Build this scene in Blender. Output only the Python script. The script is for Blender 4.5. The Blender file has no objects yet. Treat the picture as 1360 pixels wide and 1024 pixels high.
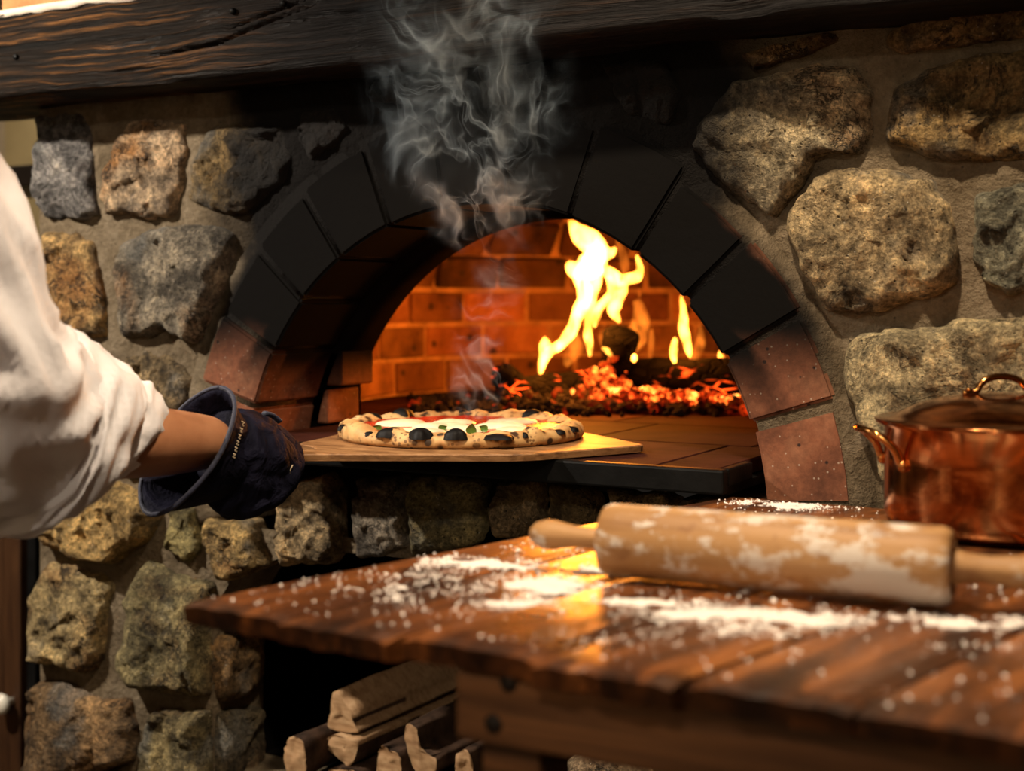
import bpy, bmesh, math, random
from mathutils import Vector, Matrix, noise
from mathutils.geometry import delaunay_2d_cdt

random.seed(7)
noise.seed_set(7)
PI = math.pi
scn = bpy.context.scene
col = scn.collection

# ------------------------------------------------------------------ camera
EYE = 1.135
TH = math.radians(29.5)
FPX = 1800.0
CAM = Vector((0.0, -1.6, EYE))
FWD = Vector((-math.sin(TH), math.cos(TH), 0))
RGT = Vector((math.cos(TH), math.sin(TH), 0))
cd = bpy.data.cameras.new('camera')
cam = bpy.data.objects.new('camera', cd)
col.objects.link(cam)
cam.location = CAM
cam.rotation_euler = (PI / 2, 0, TH)
cd.sensor_width = 36.0
cd.lens = FPX / 1360 * 36
cd.shift_y = -(512 - 400) / 1360
cd.clip_start = 0.02
cd.dof.use_dof = True
cd.dof.focus_distance = 1.70
cd.dof.aperture_fstop = 3.5
scn.camera = cam

# ------------------------------------------------------------------ world, light, exposure
vs = scn.view_settings
vs.view_transform = 'Standard'
vs.look = 'None'
vs.gamma = 1.0
vs.use_curve_mapping = False
vs.exposure = 0.0
wd = bpy.data.worlds.new('world')
scn.world = wd
wd.use_nodes = True
wd.node_tree.nodes['Background'].inputs[0].default_value = (1.0, 0.82, 0.66, 1)
wd.node_tree.nodes['Background'].inputs[1].default_value = 0.012
scn.cycles.transparent_max_bounces = 48
scn.cycles.max_bounces = 6
scn.cycles.volume_bounces = 0


def lamp(name, kind, loc, energy, color, aim=None, size=0.1, spot=None, blend=0.6, parent=None):
    l = bpy.data.lights.new(name, kind)
    l.energy = energy
    l.color = color
    if kind == 'AREA':
        l.size = size
    else:
        l.shadow_soft_size = size
    if kind == 'SPOT':
        l.spot_size = math.radians(spot)
        l.spot_blend = blend
    o = bpy.data.objects.new(name, l)
    col.objects.link(o)
    o.location = loc
    if aim is not None:
        o.rotation_euler = (Vector(aim) - Vector(loc)).to_track_quat('-Z', 'Y').to_euler()
    return o


LAMP_TABLE = Vector((-0.50, -0.74, 2.25))     # pendant over the table
LAMP_LEFT = Vector((-2.15, -0.95, 1.98))      # pendant over the cook's side
lamp('pendant_or_fill_light', 'SPOT', LAMP_TABLE, 118, (1.0, 0.80, 0.56), (-0.36, -0.35, 0.9), 0.035, 92, 0.6)
lamp('pendant_or_fill_light', 'SPOT', LAMP_LEFT, 190, (1.0, 0.88, 0.73), (-1.62, -.05, 0.95), 0.035, 78, 0.75)
FILL_BACK = Vector((-0.15, -2.1, 2.1))  # unseen fill light added to lift the lower wall, sleeve and table front
lamp('pendant_or_fill_light', 'SPOT', FILL_BACK, 46, (1.0, 0.84, 0.66), (-1.15, -.1, 0.80), 0.06, 62, 0.8)
FILL_ALCOVE = Vector((-2.65, 0.30, 2.1))  # unseen fill light added to brighten the cream board wall
lamp('pendant_or_fill_light', 'SPOT', FILL_ALCOVE, 34, (1.0, 0.85, 0.62), (-2.5, 1.25, 1.3), 0.05, 120, 0.6)


# ------------------------------------------------------------------ pixel helpers (1360 x 1024 photograph)
def ray(px, py):
    return FWD + RGT * ((px - 680) / FPX) + Vector((0, 0, (400 - py) / FPX))


def W(px, py, Z):
    return CAM + ray(px, py) * Z


def Wy(px, py, y=0.0):
    r = ray(px, py)
    return CAM + r * ((y - CAM.y) / r.y)


def Wz(px, py, z):
    r = ray(px, py)
    return CAM + r * ((z - CAM.z) / r.z)


def Wx(px, py, x):
    r = ray(px, py)
    return CAM + r * ((x - CAM.x) / r.x)


def C(x, Z, z):                       # camera ground frame -> world
    p = CAM + RGT * x + FWD * Z
    return Vector((p.x, p.y, z))


# ------------------------------------------------------------------ mesh helpers
def link(name, me, mat, parent=None, smooth=True, loc=None):
    o = bpy.data.objects.new(name, me)
    col.objects.link(o)
    if mat is not None and len(me.materials) == 0:
        me.materials.append(mat)
    if smooth and len(me.polygons):
        me.polygons.foreach_set('use_smooth', [True] * len(me.polygons))
    if parent is not None:
        o.parent = parent
        o.matrix_parent_inverse = Matrix.Translation(parent.location).inverted() if parent.type == 'EMPTY' or parent.location.length > 0 else Matrix.Identity(4)
    if loc is not None:
        o.location = loc
    return o


def mk(name, verts, faces, mat, parent=None, smooth=True, center=True):
    """mesh from world-space vertices, origin moved to the middle of them"""
    verts = [Vector(v) for v in verts]
    c = Vector((0, 0, 0))
    if center:
        lo = Vector((min(v.x for v in verts), min(v.y for v in verts), min(v.z for v in verts)))
        hi = Vector((max(v.x for v in verts), max(v.y for v in verts), max(v.z for v in verts)))
        c = (lo + hi) / 2
        c.z = lo.z
    me = bpy.data.meshes.new(name)
    me.from_pydata([tuple(v - c) for v in verts], [], faces)
    me.update()
    o = link(name, me, mat, None, smooth)
    o.location = c
    if parent is not None:
        put(o, parent)
    return o


def put(o, parent):
    """parent o while keeping its world place (parents are never rotated or scaled)"""
    p = Vector((0, 0, 0))
    q = parent
    while q is not None:
        p += q.location
        q = q.parent
    o.parent = parent
    o.location = o.location - p


def empty(name, loc):
    e = bpy.data.objects.new(name, None)
    e.empty_display_size = 0.05
    col.objects.link(e)
    e.location = loc
    return e


def tag(o, label=None, cat=None, group=None, kind=None):
    if label:
        o['label'] = label
    if cat:
        o['category'] = cat
    if group:
        o['group'] = group
    if kind:
        o['kind'] = kind
    return o


def bm_obj(name, bm, mat, parent=None, smooth=True):
    me = bpy.data.meshes.new(name)
    bmesh.ops.recalc_face_normals(bm, faces=bm.faces)
    vs_ = [v.co for v in bm.verts]
    lo = Vector((min(v.x for v in vs_), min(v.y for v in vs_), min(v.z for v in vs_)))
    hi = Vector((max(v.x for v in vs_), max(v.y for v in vs_), max(v.z for v in vs_)))
    c = (lo + hi) / 2
    c.z = lo.z
    for v in bm.verts:
        v.co -= c
    bm.to_mesh(me)
    bm.free()
    o = link(name, me, mat, None, smooth)
    o.location = c
    if parent is not None:
        put(o, parent)
    return o


def add_box(bm, lo, hi, bev=0.0, seg=2, mat=None):
    r = bmesh.ops.create_cube(bm, size=1.0)
    vv = r['verts']
    lo = Vector(lo)
    hi = Vector(hi)
    for v in vv:
        v.co = Vector([lo[i] + (v.co[i] + 0.5) * (hi[i] - lo[i]) for i in range(3)])
    if mat is not None:
        for v in vv:
            v.co = mat @ v.co
    if bev > 0:
        es = list({e for v in vv for e in v.link_edges})
        bmesh.ops.bevel(bm, geom=es, offset=bev, segments=seg, affect='EDGES', profile=0.5)


def box(name, lo, hi, mat, parent=None, bev=0.0, seg=2, smooth=False):
    bm = bmesh.new()
    add_box(bm, lo, hi, bev, seg)
    return bm_obj(name, bm, mat, parent, smooth)


def loft(rings, cap0=True, cap1=True):
    verts, faces = [], []
    n = len(rings[0])
    for r in rings:
        verts += [Vector(p) for p in r]
    for i in range(len(rings) - 1):
        for k in range(n):
            a = i * n + k
            b = i * n + (k + 1) % n
            faces.append((a, b, b + n, a + n))
    if cap0:
        faces.append(tuple(reversed(range(n))))
    if cap1:
        faces.append(tuple(range((len(rings) - 1) * n, len(rings) * n)))
    return verts, faces


def spline(pts, sub):
    """Catmull-Rom through tuples of any length"""
    out = []
    m = len(pts)
    for i in range(m - 1):
        p0 = pts[max(i - 1, 0)]
        p1 = pts[i]
        p2 = pts[i + 1]
        p3 = pts[min(i + 2, m - 1)]
        for s in range(sub):
            t = s / sub
            out.append(tuple(0.5 * ((2 * b) + (-a + c) * t + (2 * a - 5 * b + 4 * c - d) * t * t + (-a + 3 * b - 3 * c + d) * t ** 3)
                             for a, b, c, d in zip(p0, p1, p2, p3)))
    out.append(tuple(pts[-1]))
    return out


def tube_rings(path, radii, n=12, up=Vector((0, 0, 1)), flat=1.0, wob=None):
    rings = []
    path = [Vector(p) for p in path]
    prev = None
    for i, p in enumerate(path):
        t = (path[min(i + 1, len(path) - 1)] - path[max(i - 1, 0)])
        if t.length < 1e-9:
            t = Vector((0, 0, 1))
        t.normalize()
        if prev is None:
            ref = up if abs(t.dot(up)) < 0.95 else Vector((1, 0, 0))
            a = t.cross(ref).normalized()
        else:
            a = (prev - t * prev.dot(t)).normalized()
        prev = a
        b = t.cross(a)
        ring = []
        for k in range(n):
            ang = 2 * PI * k / n
            r = radii[i] if not callable(wob) else radii[i] * wob(i, ang, p)
            ring.append(p + a * (math.cos(ang) * r) + b * (math.sin(ang) * r * flat))
        rings.append(ring)
    return rings


def tube(name, path, radii, mat, parent=None, n=12, flat=1.0, up=Vector((0, 0, 1)), wob=None):
    v, f = loft(tube_rings(path, radii, n, up, flat, wob))
    return mk(name, v, f, mat, parent)


def lathe(name, prof, mat, parent=None, n=48, M=None, wob=None):
    """prof: list of (radius, height) round local z; M maps to world"""
    M = M or Matrix.Identity(4)
    rings = []
    for r, h in prof:
        rings.append([M @ Vector((max(r, 1e-5) * math.cos(2 * PI * k / n), max(r, 1e-5) * math.sin(2 * PI * k / n), h)) for k in range(n)])
    v, f = loft(rings)
    return mk(name, v, f, mat, parent)


def frame_mat(origin, zdir, xdir=Vector((0, 0, 1))):
    z = Vector(zdir).normalized()
    x = (Vector(xdir) - z * Vector(xdir).dot(z)).normalized()
    y = z.cross(x)
    m = Matrix((x, y, z)).transposed().to_4x4()
    m.translation = Vector(origin)
    return m


def fbm(p, o=4):
    return noise.fractal(p, 0.9, 2.1, o)


# ------------------------------------------------------------------ material helpers
class NT:
    def __init__(self, name):
        self.m = bpy.data.materials.new(name)
        self.m.use_nodes = True
        self.t = self.m.node_tree
        self.t.nodes.clear()
        self.out = self.n('ShaderNodeOutputMaterial')

    def n(self, typ, **kw):
        nd = self.t.nodes.new(typ)
        for k, v in kw.items():
            setattr(nd, k, v)
        return nd

    def l(self, a, b):
        self.t.links.new(a, b)

    def setin(self, node, idx, val):
        s = node.inputs[idx]
        if hasattr(val, 'is_output'):
            self.l(val, s)
        else:
            s.default_value = val

    def math(self, op, a, b=0.0, c=0.0, clamp=False):
        nd = self.n('ShaderNodeMath', operation=op, use_clamp=clamp)
        self.setin(nd, 0, a)
        self.setin(nd, 1, b)
        self.setin(nd, 2, c)
        return nd.outputs[0]

    def sstep(self, lo, hi, x):
        nd = self.n('ShaderNodeMapRange', interpolation_type='SMOOTHSTEP')
        if lo <= hi:
            self.setin(nd, 0, x)
            nd.inputs[1].default_value = lo
            nd.inputs[2].default_value = hi
            return nd.outputs[0]
        self.setin(nd, 0, x)
        nd.inputs[1].default_value = hi
        nd.inputs[2].default_value = lo
        nd.inputs[3].default_value = 1.0
        nd.inputs[4].default_value = 0.0
        return nd.outputs[0]

    def noise(self, vec, scale, detail=4.0, rough=0.55, dist=0.0):
        nd = self.n('ShaderNodeTexNoise')
        if vec is not None:
            self.l(vec, nd.inputs['Vector'])
        nd.inputs['Scale'].default_value = scale
        nd.inputs['Detail'].default_value = detail
        nd.inputs['Roughness'].default_value = rough
        nd.inputs['Distortion'].default_value = dist
        return nd

    def voro(self, vec, scale, feature='F1', rnd=1.0):
        nd = self.n('ShaderNodeTexVoronoi', feature=feature)
        if vec is not None:
            self.l(vec, nd.inputs['Vector'])
        nd.inputs['Scale'].default_value = scale
        nd.inputs['Randomness'].default_value = rnd
        return nd

    def mix(self, f, a, b, blend='MIX'):
        nd = self.n('ShaderNodeMix', data_type='RGBA', blend_type=blend)
        self.setin(nd, 0, f)
        for i, v in ((6, a), (7, b)):
            if hasattr(v, 'is_output'):
                self.l(v, nd.inputs[i])
            else:
                nd.inputs[i].default_value = (*v, 1) if len(v) == 3 else v
        return nd.outputs[2]

    def ramp(self, f, stops, interp='LINEAR'):
        nd = self.n('ShaderNodeValToRGB')
        nd.color_ramp.interpolation = interp
        e = nd.color_ramp.elements
        while len(e) < len(stops):
            e.new(0.5)
        for k, (p, c) in enumerate(stops):
            e[k].position = p
            e[k].color = (*c, 1) if len(c) == 3 else c
        self.l(f, nd.inputs[0])
        return nd.outputs[0]

    def mapping(self, vec, scale=(1, 1, 1), rot=(0, 0, 0), loc=(0, 0, 0)):
        nd = self.n('ShaderNodeMapping')
        self.l(vec, nd.inputs[0])
        nd.inputs['Location'].default_value = loc
        nd.inputs['Rotation'].default_value = rot
        nd.inputs['Scale'].default_value = scale
        return nd.outputs[0]

    def bump(self, h, strength=0.5, dist=0.01, normal=None):
        nd = self.n('ShaderNodeBump')
        nd.inputs['Strength'].default_value = strength
        nd.inputs['Distance'].default_value = dist
        self.l(h, nd.inputs['Height'])
        if normal is not None:
            self.l(normal, nd.inputs['Normal'])
        return nd.outputs[0]

    def pos(self):
        return self.n('ShaderNodeNewGeometry').outputs['Position']

    def obj(self):
        return self.n('ShaderNodeTexCoord').outputs['Object']

    def info(self):
        return self.n('ShaderNodeObjectInfo')

    def bsdf(self, color, rough=0.6, normal=None, metal=0.0, spec=None, coat=0.0, coat_rough=0.1, emis=None, emis_s=None, sheen=0.0, sss=0.0):
        b = self.n('ShaderNodeBsdfPrincipled')
        if hasattr(color, 'is_output'):
            self.l(color, b.inputs['Base Color'])
        else:
            b.inputs['Base Color'].default_value = (*color, 1)
        self.setin(b, 'Roughness', rough)
        self.setin(b, 'Metallic', metal)
        if spec is not None:
            self.setin(b, 'Specular IOR Level', spec)
        if coat:
            self.setin(b, 'Coat Weight', coat)
            b.inputs['Coat Roughness'].default_value = coat_rough
        if normal is not None:
            self.l(normal, b.inputs['Normal'])
        if emis is not None:
            if hasattr(emis, 'is_output'):
                self.l(emis, b.inputs['Emission Color'])
            else:
                b.inputs['Emission Color'].default_value = (*emis, 1)
            self.setin(b, 'Emission Strength', emis_s)
        if sheen:
            b.inputs['Sheen Weight'].default_value = sheen
        if sss:
            b.inputs['Subsurface Weight'].default_value = sss
            b.inputs['Subsurface Radius'].default_value = (0.01, 0.004, 0.002)
        self.l(b.outputs[0], self.out.inputs[0])
        return self.m


# oven arch: circle in the wall plane
AU, AZ, AR = -0.955, EYE - 0.275, 0.41
HEARTH = EYE - 0.20
TABLE = EYE - 0.235


def soot_group():
    """soot stain round the oven mouth: thick over the crown, fading down the sides"""
    g = bpy.data.node_groups.new('soot', 'ShaderNodeTree')
    g.interface.new_socket('Soot', in_out='OUTPUT', socket_type='NodeSocketFloat')
    h = NT.__new__(NT)
    h.t = g
    out = g.nodes.new('NodeGroupOutput')
    p = h.pos()
    sp = h.n('ShaderNodeSeparateXYZ')
    h.l(p, sp.inputs[0])
    nz = h.noise(p, 7.0, 5, 0.6).outputs[0]
    nn = h.math('MULTIPLY', h.math('SUBTRACT', nz, 0.5), 0.55)
    du = h.math('SUBTRACT', sp.outputs[0], AU)
    qa = h.math('DIVIDE', h.math('ADD', du, 0.025), 0.425)
    zr = h.math('MINIMUM', h.math('SUBTRACT', sp.outputs[2], EYE + 0.20), 0.0)
    qb = h.math('DIVIDE', zr, 0.31)
    q = h.math('SQRT', h.math('ADD', h.math('MULTIPLY', qa, qa), h.math('MULTIPLY', qb, qb)))
    s1 = h.sstep(1.18, 0.86, h.math('ADD', q, nn))
    dz = h.math('SUBTRACT', sp.outputs[2], AZ)
    r = h.math('SQRT', h.math('ADD', h.math('MULTIPLY', du, du), h.math('MULTIPLY', dz, dz)))
    s2 = h.math('MULTIPLY', h.sstep(0.555, 0.515, h.math('ADD', r, h.math('MULTIPLY', nn, 0.12))), h.sstep(EYE - 0.125, EYE - 0.03, h.math('ADD', sp.outputs[2], h.math('MULTIPLY', nn, .15))))
    s4 = h.math('MULTIPLY', h.sstep(0.475, 0.435, h.math('ADD', r, h.math('MULTIPLY', nn, 0.12))), h.sstep(EYE - 0.17, EYE - 0.06, sp.outputs[2]))
    s2 = h.math('MAXIMUM', s2, s4)
    s3 = h.math('MULTIPLY', h.math('MULTIPLY', h.sstep(0.0, 0.03, sp.outputs[1]), h.sstep(0.47, 0.44, r)), h.sstep(EYE - 0.16, EYE - 0.08, h.math('ADD', sp.outputs[2], h.math('MULTIPLY', nn, .1))))
    h.l(h.math('MAXIMUM', h.math('MAXIMUM', s1, s2), s3), out.inputs[0])
    return g


SOOT = soot_group()


def soot(t):
    nd = t.n('ShaderNodeGroup')
    nd.node_tree = SOOT
    return nd.outputs[0]


def m_stone():
    t = NT('stone')
    p = t.pos()
    inf = t.info()
    w = t.noise(p, 5, 3, 0.5)
    wv = t.n('ShaderNodeVectorMath', operation='MULTIPLY_ADD')
    t.l(w.outputs[1], wv.inputs[0])
    wv.inputs[1].default_value = (0.05, 0.05, 0.05)
    t.l(p, wv.inputs[2])
    v = wv.outputs[0]
    n1 = t.noise(v, 15, 9, 0.72).outputs[0]
    n2 = t.noise(v, 75, 6, 0.72).outputs[0]
    n3 = t.noise(v, 4.5, 5, 0.6, 0.6).outputs[0]
    tint = inf.outputs['Color']
    val = t.ramp(n1, [(0.32, (0.10, 0.09, 0.08)), (0.44, (0.55, 0.54, 0.52)), (0.54, (1.1, 1.08, 1.02)), (0.66, (1.9, 1.8, 1.6))])
    c = t.mix(1.0, tint, val, 'MULTIPLY')
    val2 = t.ramp(n2, [(0.33, (0.3, 0.29, 0.27)), (0.52, (1.0, 1.0, 1.0)), (0.68, (1.6, 1.55, 1.42))])
    c = t.mix(0.9, c, val2, 'MULTIPLY')
    rf = t.math('MULTIPLY', t.sstep(0.5, 0.66, n3), inf.outputs['Alpha'])
    c = t.mix(rf, c, t.mix(n2, (0.20, 0.075, 0.02), (0.50, 0.25, 0.08)))
    gf = t.math('MULTIPLY', t.sstep(0.56, 0.68, t.noise(v, 7.3, 5, 0.6).outputs[0]), 0.55)
    c = t.mix(gf, c, t.mix(n2, (0.04, 0.042, 0.045), (0.30, 0.30, 0.28)))
    crk = t.math('MULTIPLY', t.sstep(0.022, 0.004, t.math('ABSOLUTE', t.math('SUBTRACT', t.noise(v, 13, 6, .7, .5).outputs[0], .5))), t.sstep(.45, .6, n3))
    pit = t.math('MAXIMUM', t.sstep(0.16, 0.06, t.voro(v, 85).outputs[0]), crk)
    c = t.mix(t.math('MULTIPLY', pit, 0.85), c, (0.03, 0.026, 0.02))
    n4 = t.noise(v, 230, 4, 0.75).outputs[0]
    c = t.mix(0.75, c, t.ramp(n4, [(0.34, (0.35, 0.34, 0.32)), (0.5, (1.0, 1.0, 1.0)), (0.66, (1.75, 1.7, 1.6))]), 'MULTIPLY')
    fk = t.math('MULTIPLY', t.sstep(0.13, 0.08, t.voro(v, 120).outputs[0]), t.sstep(.52, .62, t.noise(v, 24, 2, .5).outputs[0]))
    c = t.mix(t.math('MULTIPLY', fk, .8), c, (.72, .66, .55))
    so = soot(t)
    c = t.mix(t.math('MULTIPLY', so, 0.975), c, (0.006, 0.0052, 0.005))
    h1 = t.math('ADD', t.math('ADD', t.math('MULTIPLY', n1, 1.0), t.math('MULTIPLY', n2, 0.45)), t.math('MULTIPLY', n4, 0.12))
    h1 = t.math('SUBTRACT', h1, t.math('MULTIPLY', pit, 0.3))
    b = t.bump(h1, 1.0, 0.035)
    return t.bsdf(c, 0.8, b, spec=0.25)


def m_mortar():
    t = NT('mortar')
    p = t.pos()
    n1 = t.noise(p, 13, 8, 0.68).outputs[0]
    n2 = t.noise(p, 150, 4, 0.75).outputs[0]
    c = t.ramp(n1, [(0.3, (0.085, 0.062, 0.036)), (0.5, (0.16, 0.122, 0.078)), (0.72, (0.24, 0.19, 0.13))])
    c = t.mix(0.55, c, t.ramp(n2, [(0.3, (0.55, 0.55, 0.55)), (0.7, (1.3, 1.3, 1.3))]), 'MULTIPLY')
    pit = t.sstep(0.12, 0.06, t.voro(p, 60).outputs[0])
    c = t.mix(t.math('MULTIPLY', pit, 0.7), c, (0.03, 0.025, 0.02))
    c = t.mix(soot(t), c, (0.006, 0.0052, 0.0048))
    h = t.math('ADD', t.math('MULTIPLY', n1, 1.2), t.math('MULTIPLY', n2, 0.25))
    return t.bsdf(c, 0.92, t.bump(h, 0.9, 0.02), spec=0.1)


def m_arch_brick():
    t = NT('arch_brick')
    p = t.pos()
    n1 = t.noise(p, 14, 6, 0.62).outputs[0]
    n2 = t.noise(p, 90, 4, 0.7).outputs[0]
    c = t.ramp(n1, [(0.3, (0.095, 0.036, 0.02)), (0.5, (0.19, 0.072, 0.038)), (0.7, (0.27, 0.125, 0.07))])
    c = t.mix(0.6, c, t.ramp(n2, [(0.3, (0.5, 0.5, 0.5)), (0.7, (1.35, 1.3, 1.25))]), 'MULTIPLY')
    sp = t.voro(p, 110).outputs[0]
    c = t.mix(t.math('MULTIPLY', t.sstep(0.16, 0.1, sp), 0.5), c, (0.5, 0.42, 0.34))
    pit = t.sstep(0.14, 0.07, t.voro(p, 43).outputs[0])
    c = t.mix(t.math('MULTIPLY', pit, 0.9), c, (0.012, 0.01, 0.01))
    so = soot(t)
    c = t.mix(so, c, (0.0062, 0.0058, 0.0056))
    sg = t.math('SUBTRACT', 0.2, t.math('MULTIPLY', so, 0.195))
    return t.bsdf(c, 0.85, t.bump(t.math('ADD', n1, t.math('MULTIPLY', n2, 0.3)), 0.35, 0.005), spec=sg)


def m_dome_brick():
    t = NT('dome_brick')
    p = t.pos()
    inf = t.info()
    n1 = t.noise(p, 8, 6, 0.62).outputs[0]
    n2 = t.noise(p, 60, 4, 0.7).outputs[0]
    c = t.ramp(n1, [(0.3, (0.05, 0.02, 0.008)), (0.5, (0.26, 0.11, 0.045)), (0.7, (0.42, 0.2, 0.09))])
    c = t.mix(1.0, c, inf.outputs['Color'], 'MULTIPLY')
    pit = t.sstep(0.2, 0.12, t.voro(p, 17).outputs[0])
    c = t.mix(t.math('MULTIPLY', pit, 0.85), c, (0.02, 0.012, 0.01))
    return t.bsdf(c, 0.85, t.bump(t.math('ADD', n1, t.math('MULTIPLY', n2, 0.3)), 0.5, 0.008), spec=0.2)


def m_plain(name, c, rough=0.6, metal=0.0, spec=None, nscale=30, namp=0.25, bump=0.15, coat=0.0):
    t = NT(name)
    p = t.obj()
    n1 = t.noise(p, nscale, 5, 0.6).outputs[0]
    lo = tuple(x * (1 - namp) for x in c)
    hi = tuple(x * (1 + namp) for x in c)
    cc = t.ramp(n1, [(0.3, lo), (0.7, hi)])
    return t.bsdf(cc, rough, t.bump(n1, bump, 0.004), metal, spec, coat)


def m_beam():
    t = NT('beam_wood')
    p = t.pos()
    pm = t.mapping(p, (1.0, 3.0, 9.0))
    wob = t.noise(t.mapping(p, (2.2, 2, 4.0)), 1.6, 3, 0.5)
    va = t.n('ShaderNodeVectorMath', operation='MULTIPLY_ADD')
    t.l(wob.outputs[1], va.inputs[0])
    va.inputs[1].default_value = (0.2, 0.2, 0.42)
    t.l(pm, va.inputs[2])
    g = t.noise(t.mapping(va.outputs[0], (0.7, 2, 4.2)), 4.0, 8, 0.66, 0.4).outputs[0]
    fine = t.noise(t.mapping(p, (3, 40, 90)), 3.0, 4, 0.6).outputs[0]
    c = t.ramp(g, [(0.34, (0.0025, 0.002, 0.0015)), (0.50, (0.010, 0.006, 0.0035)), (0.56, (0.032, 0.016, 0.007)), (0.61, (0.16, 0.068, 0.018)), (0.66, (0.018, 0.010, 0.005))])
    c = t.mix(0.8, c, t.ramp(fine, [(0.3, (0.45, 0.45, 0.45)), (0.7, (1.4, 1.4, 1.4))]), 'MULTIPLY')
    # smoke-darkened towards the middle of the mantel
    sp = t.n('ShaderNodeSeparateXYZ')
    t.l(p, sp.inputs[0])
    sx = t.sstep(-1.45, -1.05, t.math('ADD', sp.outputs[0], t.math('MULTIPLY', t.math('SUBTRACT', g, 0.5), 0.9)))
    c = t.mix(t.math('MULTIPLY', sx, 0.9), c, t.ramp(fine, [(0.3, (0.004, 0.0038, 0.004)), (0.7, (0.016, 0.015, 0.016))]))
    h = t.math('ADD', g, t.math('MULTIPLY', fine, 0.5))
    return t.bsdf(c, 0.55, t.bump(h, 0.9, 0.008), spec=0.1)


def m_table():
    t = NT('table_wood')
    o = t.pos()
    inf = t.info()
    off = t.n('ShaderNodeVectorMath', operation='MULTIPLY_ADD')
    rnd = t.n('ShaderNodeCombineXYZ')
    t.l(inf.outputs['Random'], rnd.inputs[2])
    t.l(rnd.outputs[0], off.inputs[0])
    off.inputs[1].default_value = (1, 1, 7)
    t.l(t.mapping(o, (1, 1, 1), (0, 0, math.radians(12))), off.inputs[2])
    p = off.outputs[0]
    wob = t.noise(t.mapping(p, (5, 1.2, 1)), 2.0, 3, 0.5)
    va = t.n('ShaderNodeVectorMath', operation='MULTIPLY_ADD')
    t.l(wob.outputs[1], va.inputs[0])
    va.inputs[1].default_value = (0.03, 0.0, 0.0)
    t.l(p, va.inputs[2])
    g = t.noise(t.mapping(va.outputs[0], (13, 1.3, 8)), 2.2, 8, 0.68, 0.5).outputs[0]
    fine = t.noise(t.mapping(p, (190, 12, 60)), 2.0, 3, 0.6).outputs[0]
    c = t.ramp(g, [(0.3, (0.016, 0.006, 0.003)), (0.46, (0.075, 0.024, 0.008)), (0.57, (0.22, 0.070, 0.018)), (0.70, (0.40, 0.145, 0.036))])
    c = t.mix(0.7, c, t.ramp(fine, [(0.3, (0.5, 0.5, 0.5)), (0.7, (1.3, 1.3, 1.3))]), 'MULTIPLY')
    spo = t.n('ShaderNodeSeparateXYZ')
    t.l(o, spo.inputs[0])
    edge = t.math('MULTIPLY', t.sstep(-0.770, -0.815, spo.outputs[1]), 0.10)
    stain = t.sstep(0.52, 0.62, t.math('ADD', t.noise(t.mapping(o, (1.4, .6, 1)), 9, 6, 0.65).outputs[0], edge))
    c = t.mix(t.math('MULTIPLY', stain, 0.8), c, (0.010, 0.005, 0.0035))
    h = t.math('ADD', g, t.math('MULTIPLY', fine, 0.25))
    rg = t.math('ADD', 0.14, t.math('MULTIPLY', t.noise(o, 20, 5, 0.6).outputs[0], 0.35))
    return t.bsdf(c, rg, t.bump(h, 0.35, 0.003), spec=0.5)


def m_apron():
    t = NT('apron_wood')
    p = t.mapping(t.pos(), (1.6, 10, 26))
    g = t.noise(p, 2.4, 8, 0.65, 0.5).outputs[0]
    c = t.ramp(g, [(0.3, (0.025, 0.010, 0.004)), (0.5, (0.11, 0.044, 0.015)), (0.7, (0.24, 0.10, 0.034))])
    return t.bsdf(c, 0.55, t.bump(g, 0.4, 0.004), spec=0.35)


def m_wood(name, stops, sc=(2, 30, 30), rough=0.6, bump=0.3):
    t = NT(name)
    p = t.mapping(t.obj(), sc, (0, 0, -TH if 'peel' in name else 0))
    g = t.noise(p, 2.0, 7, 0.62, 0.5).outputs[0]
    c = t.ramp(g, stops)
    return t.bsdf(c, rough, t.bump(g, bump, 0.003), spec=0.35)


def m_pin():
    t = NT('rolling_pin_wood')
    o = t.obj()
    g = t.noise(t.mapping(o, (40, 40, 3.0)), 1.4, 7, 0.6, 0.4).outputs[0]
    c = t.ramp(g, [(0.3, (0.26, 0.125, 0.045)), (0.5, (0.42, 0.225, 0.088)), (0.7, (0.52, 0.30, 0.135))])
    fl = t.noise(t.mapping(o, (22, 22, 13), loc=(1.3, .4, .7)), 1.7, 7, 0.68).outputs[0]
    f2 = t.noise(t.mapping(o, (55, 55, 40)), 2.6, 4, 0.7).outputs[0]
    sp = t.n('ShaderNodeSeparateXYZ')
    t.l(o, sp.inputs[0])
    inf = t.info()
    k = t.math('ADD', fl, t.math('MULTIPLY', t.math('SUBTRACT', f2, 0.5), 0.35))
    k = t.math('ADD', k, t.math('MULTIPLY', inf.outputs['Alpha'], 0.105))
    k = t.math('SUBTRACT', k, t.math('MULTIPLY', t.sstep(0.008, 0.026, sp.outputs[0]), 0.07))
    f = t.sstep(0.565, 0.66, k)
    c = t.mix(t.math('MULTIPLY', f, 0.9), c, (0.70, 0.63, 0.56))
    dark = t.sstep(0.57, 0.66, t.noise(t.mapping(o, (14, 14, 10), loc=(3, 1, 2)), 1.9, 5, 0.6).outputs[0])
    c = t.mix(t.math('MULTIPLY', dark, 0.5), c, (0.20, 0.075, 0.025))
    return t.bsdf(c, 0.55, t.bump(t.math('ADD', g, t.math('MULTIPLY', f, 0.8)), 0.3, 0.002), spec=0.3)


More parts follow.
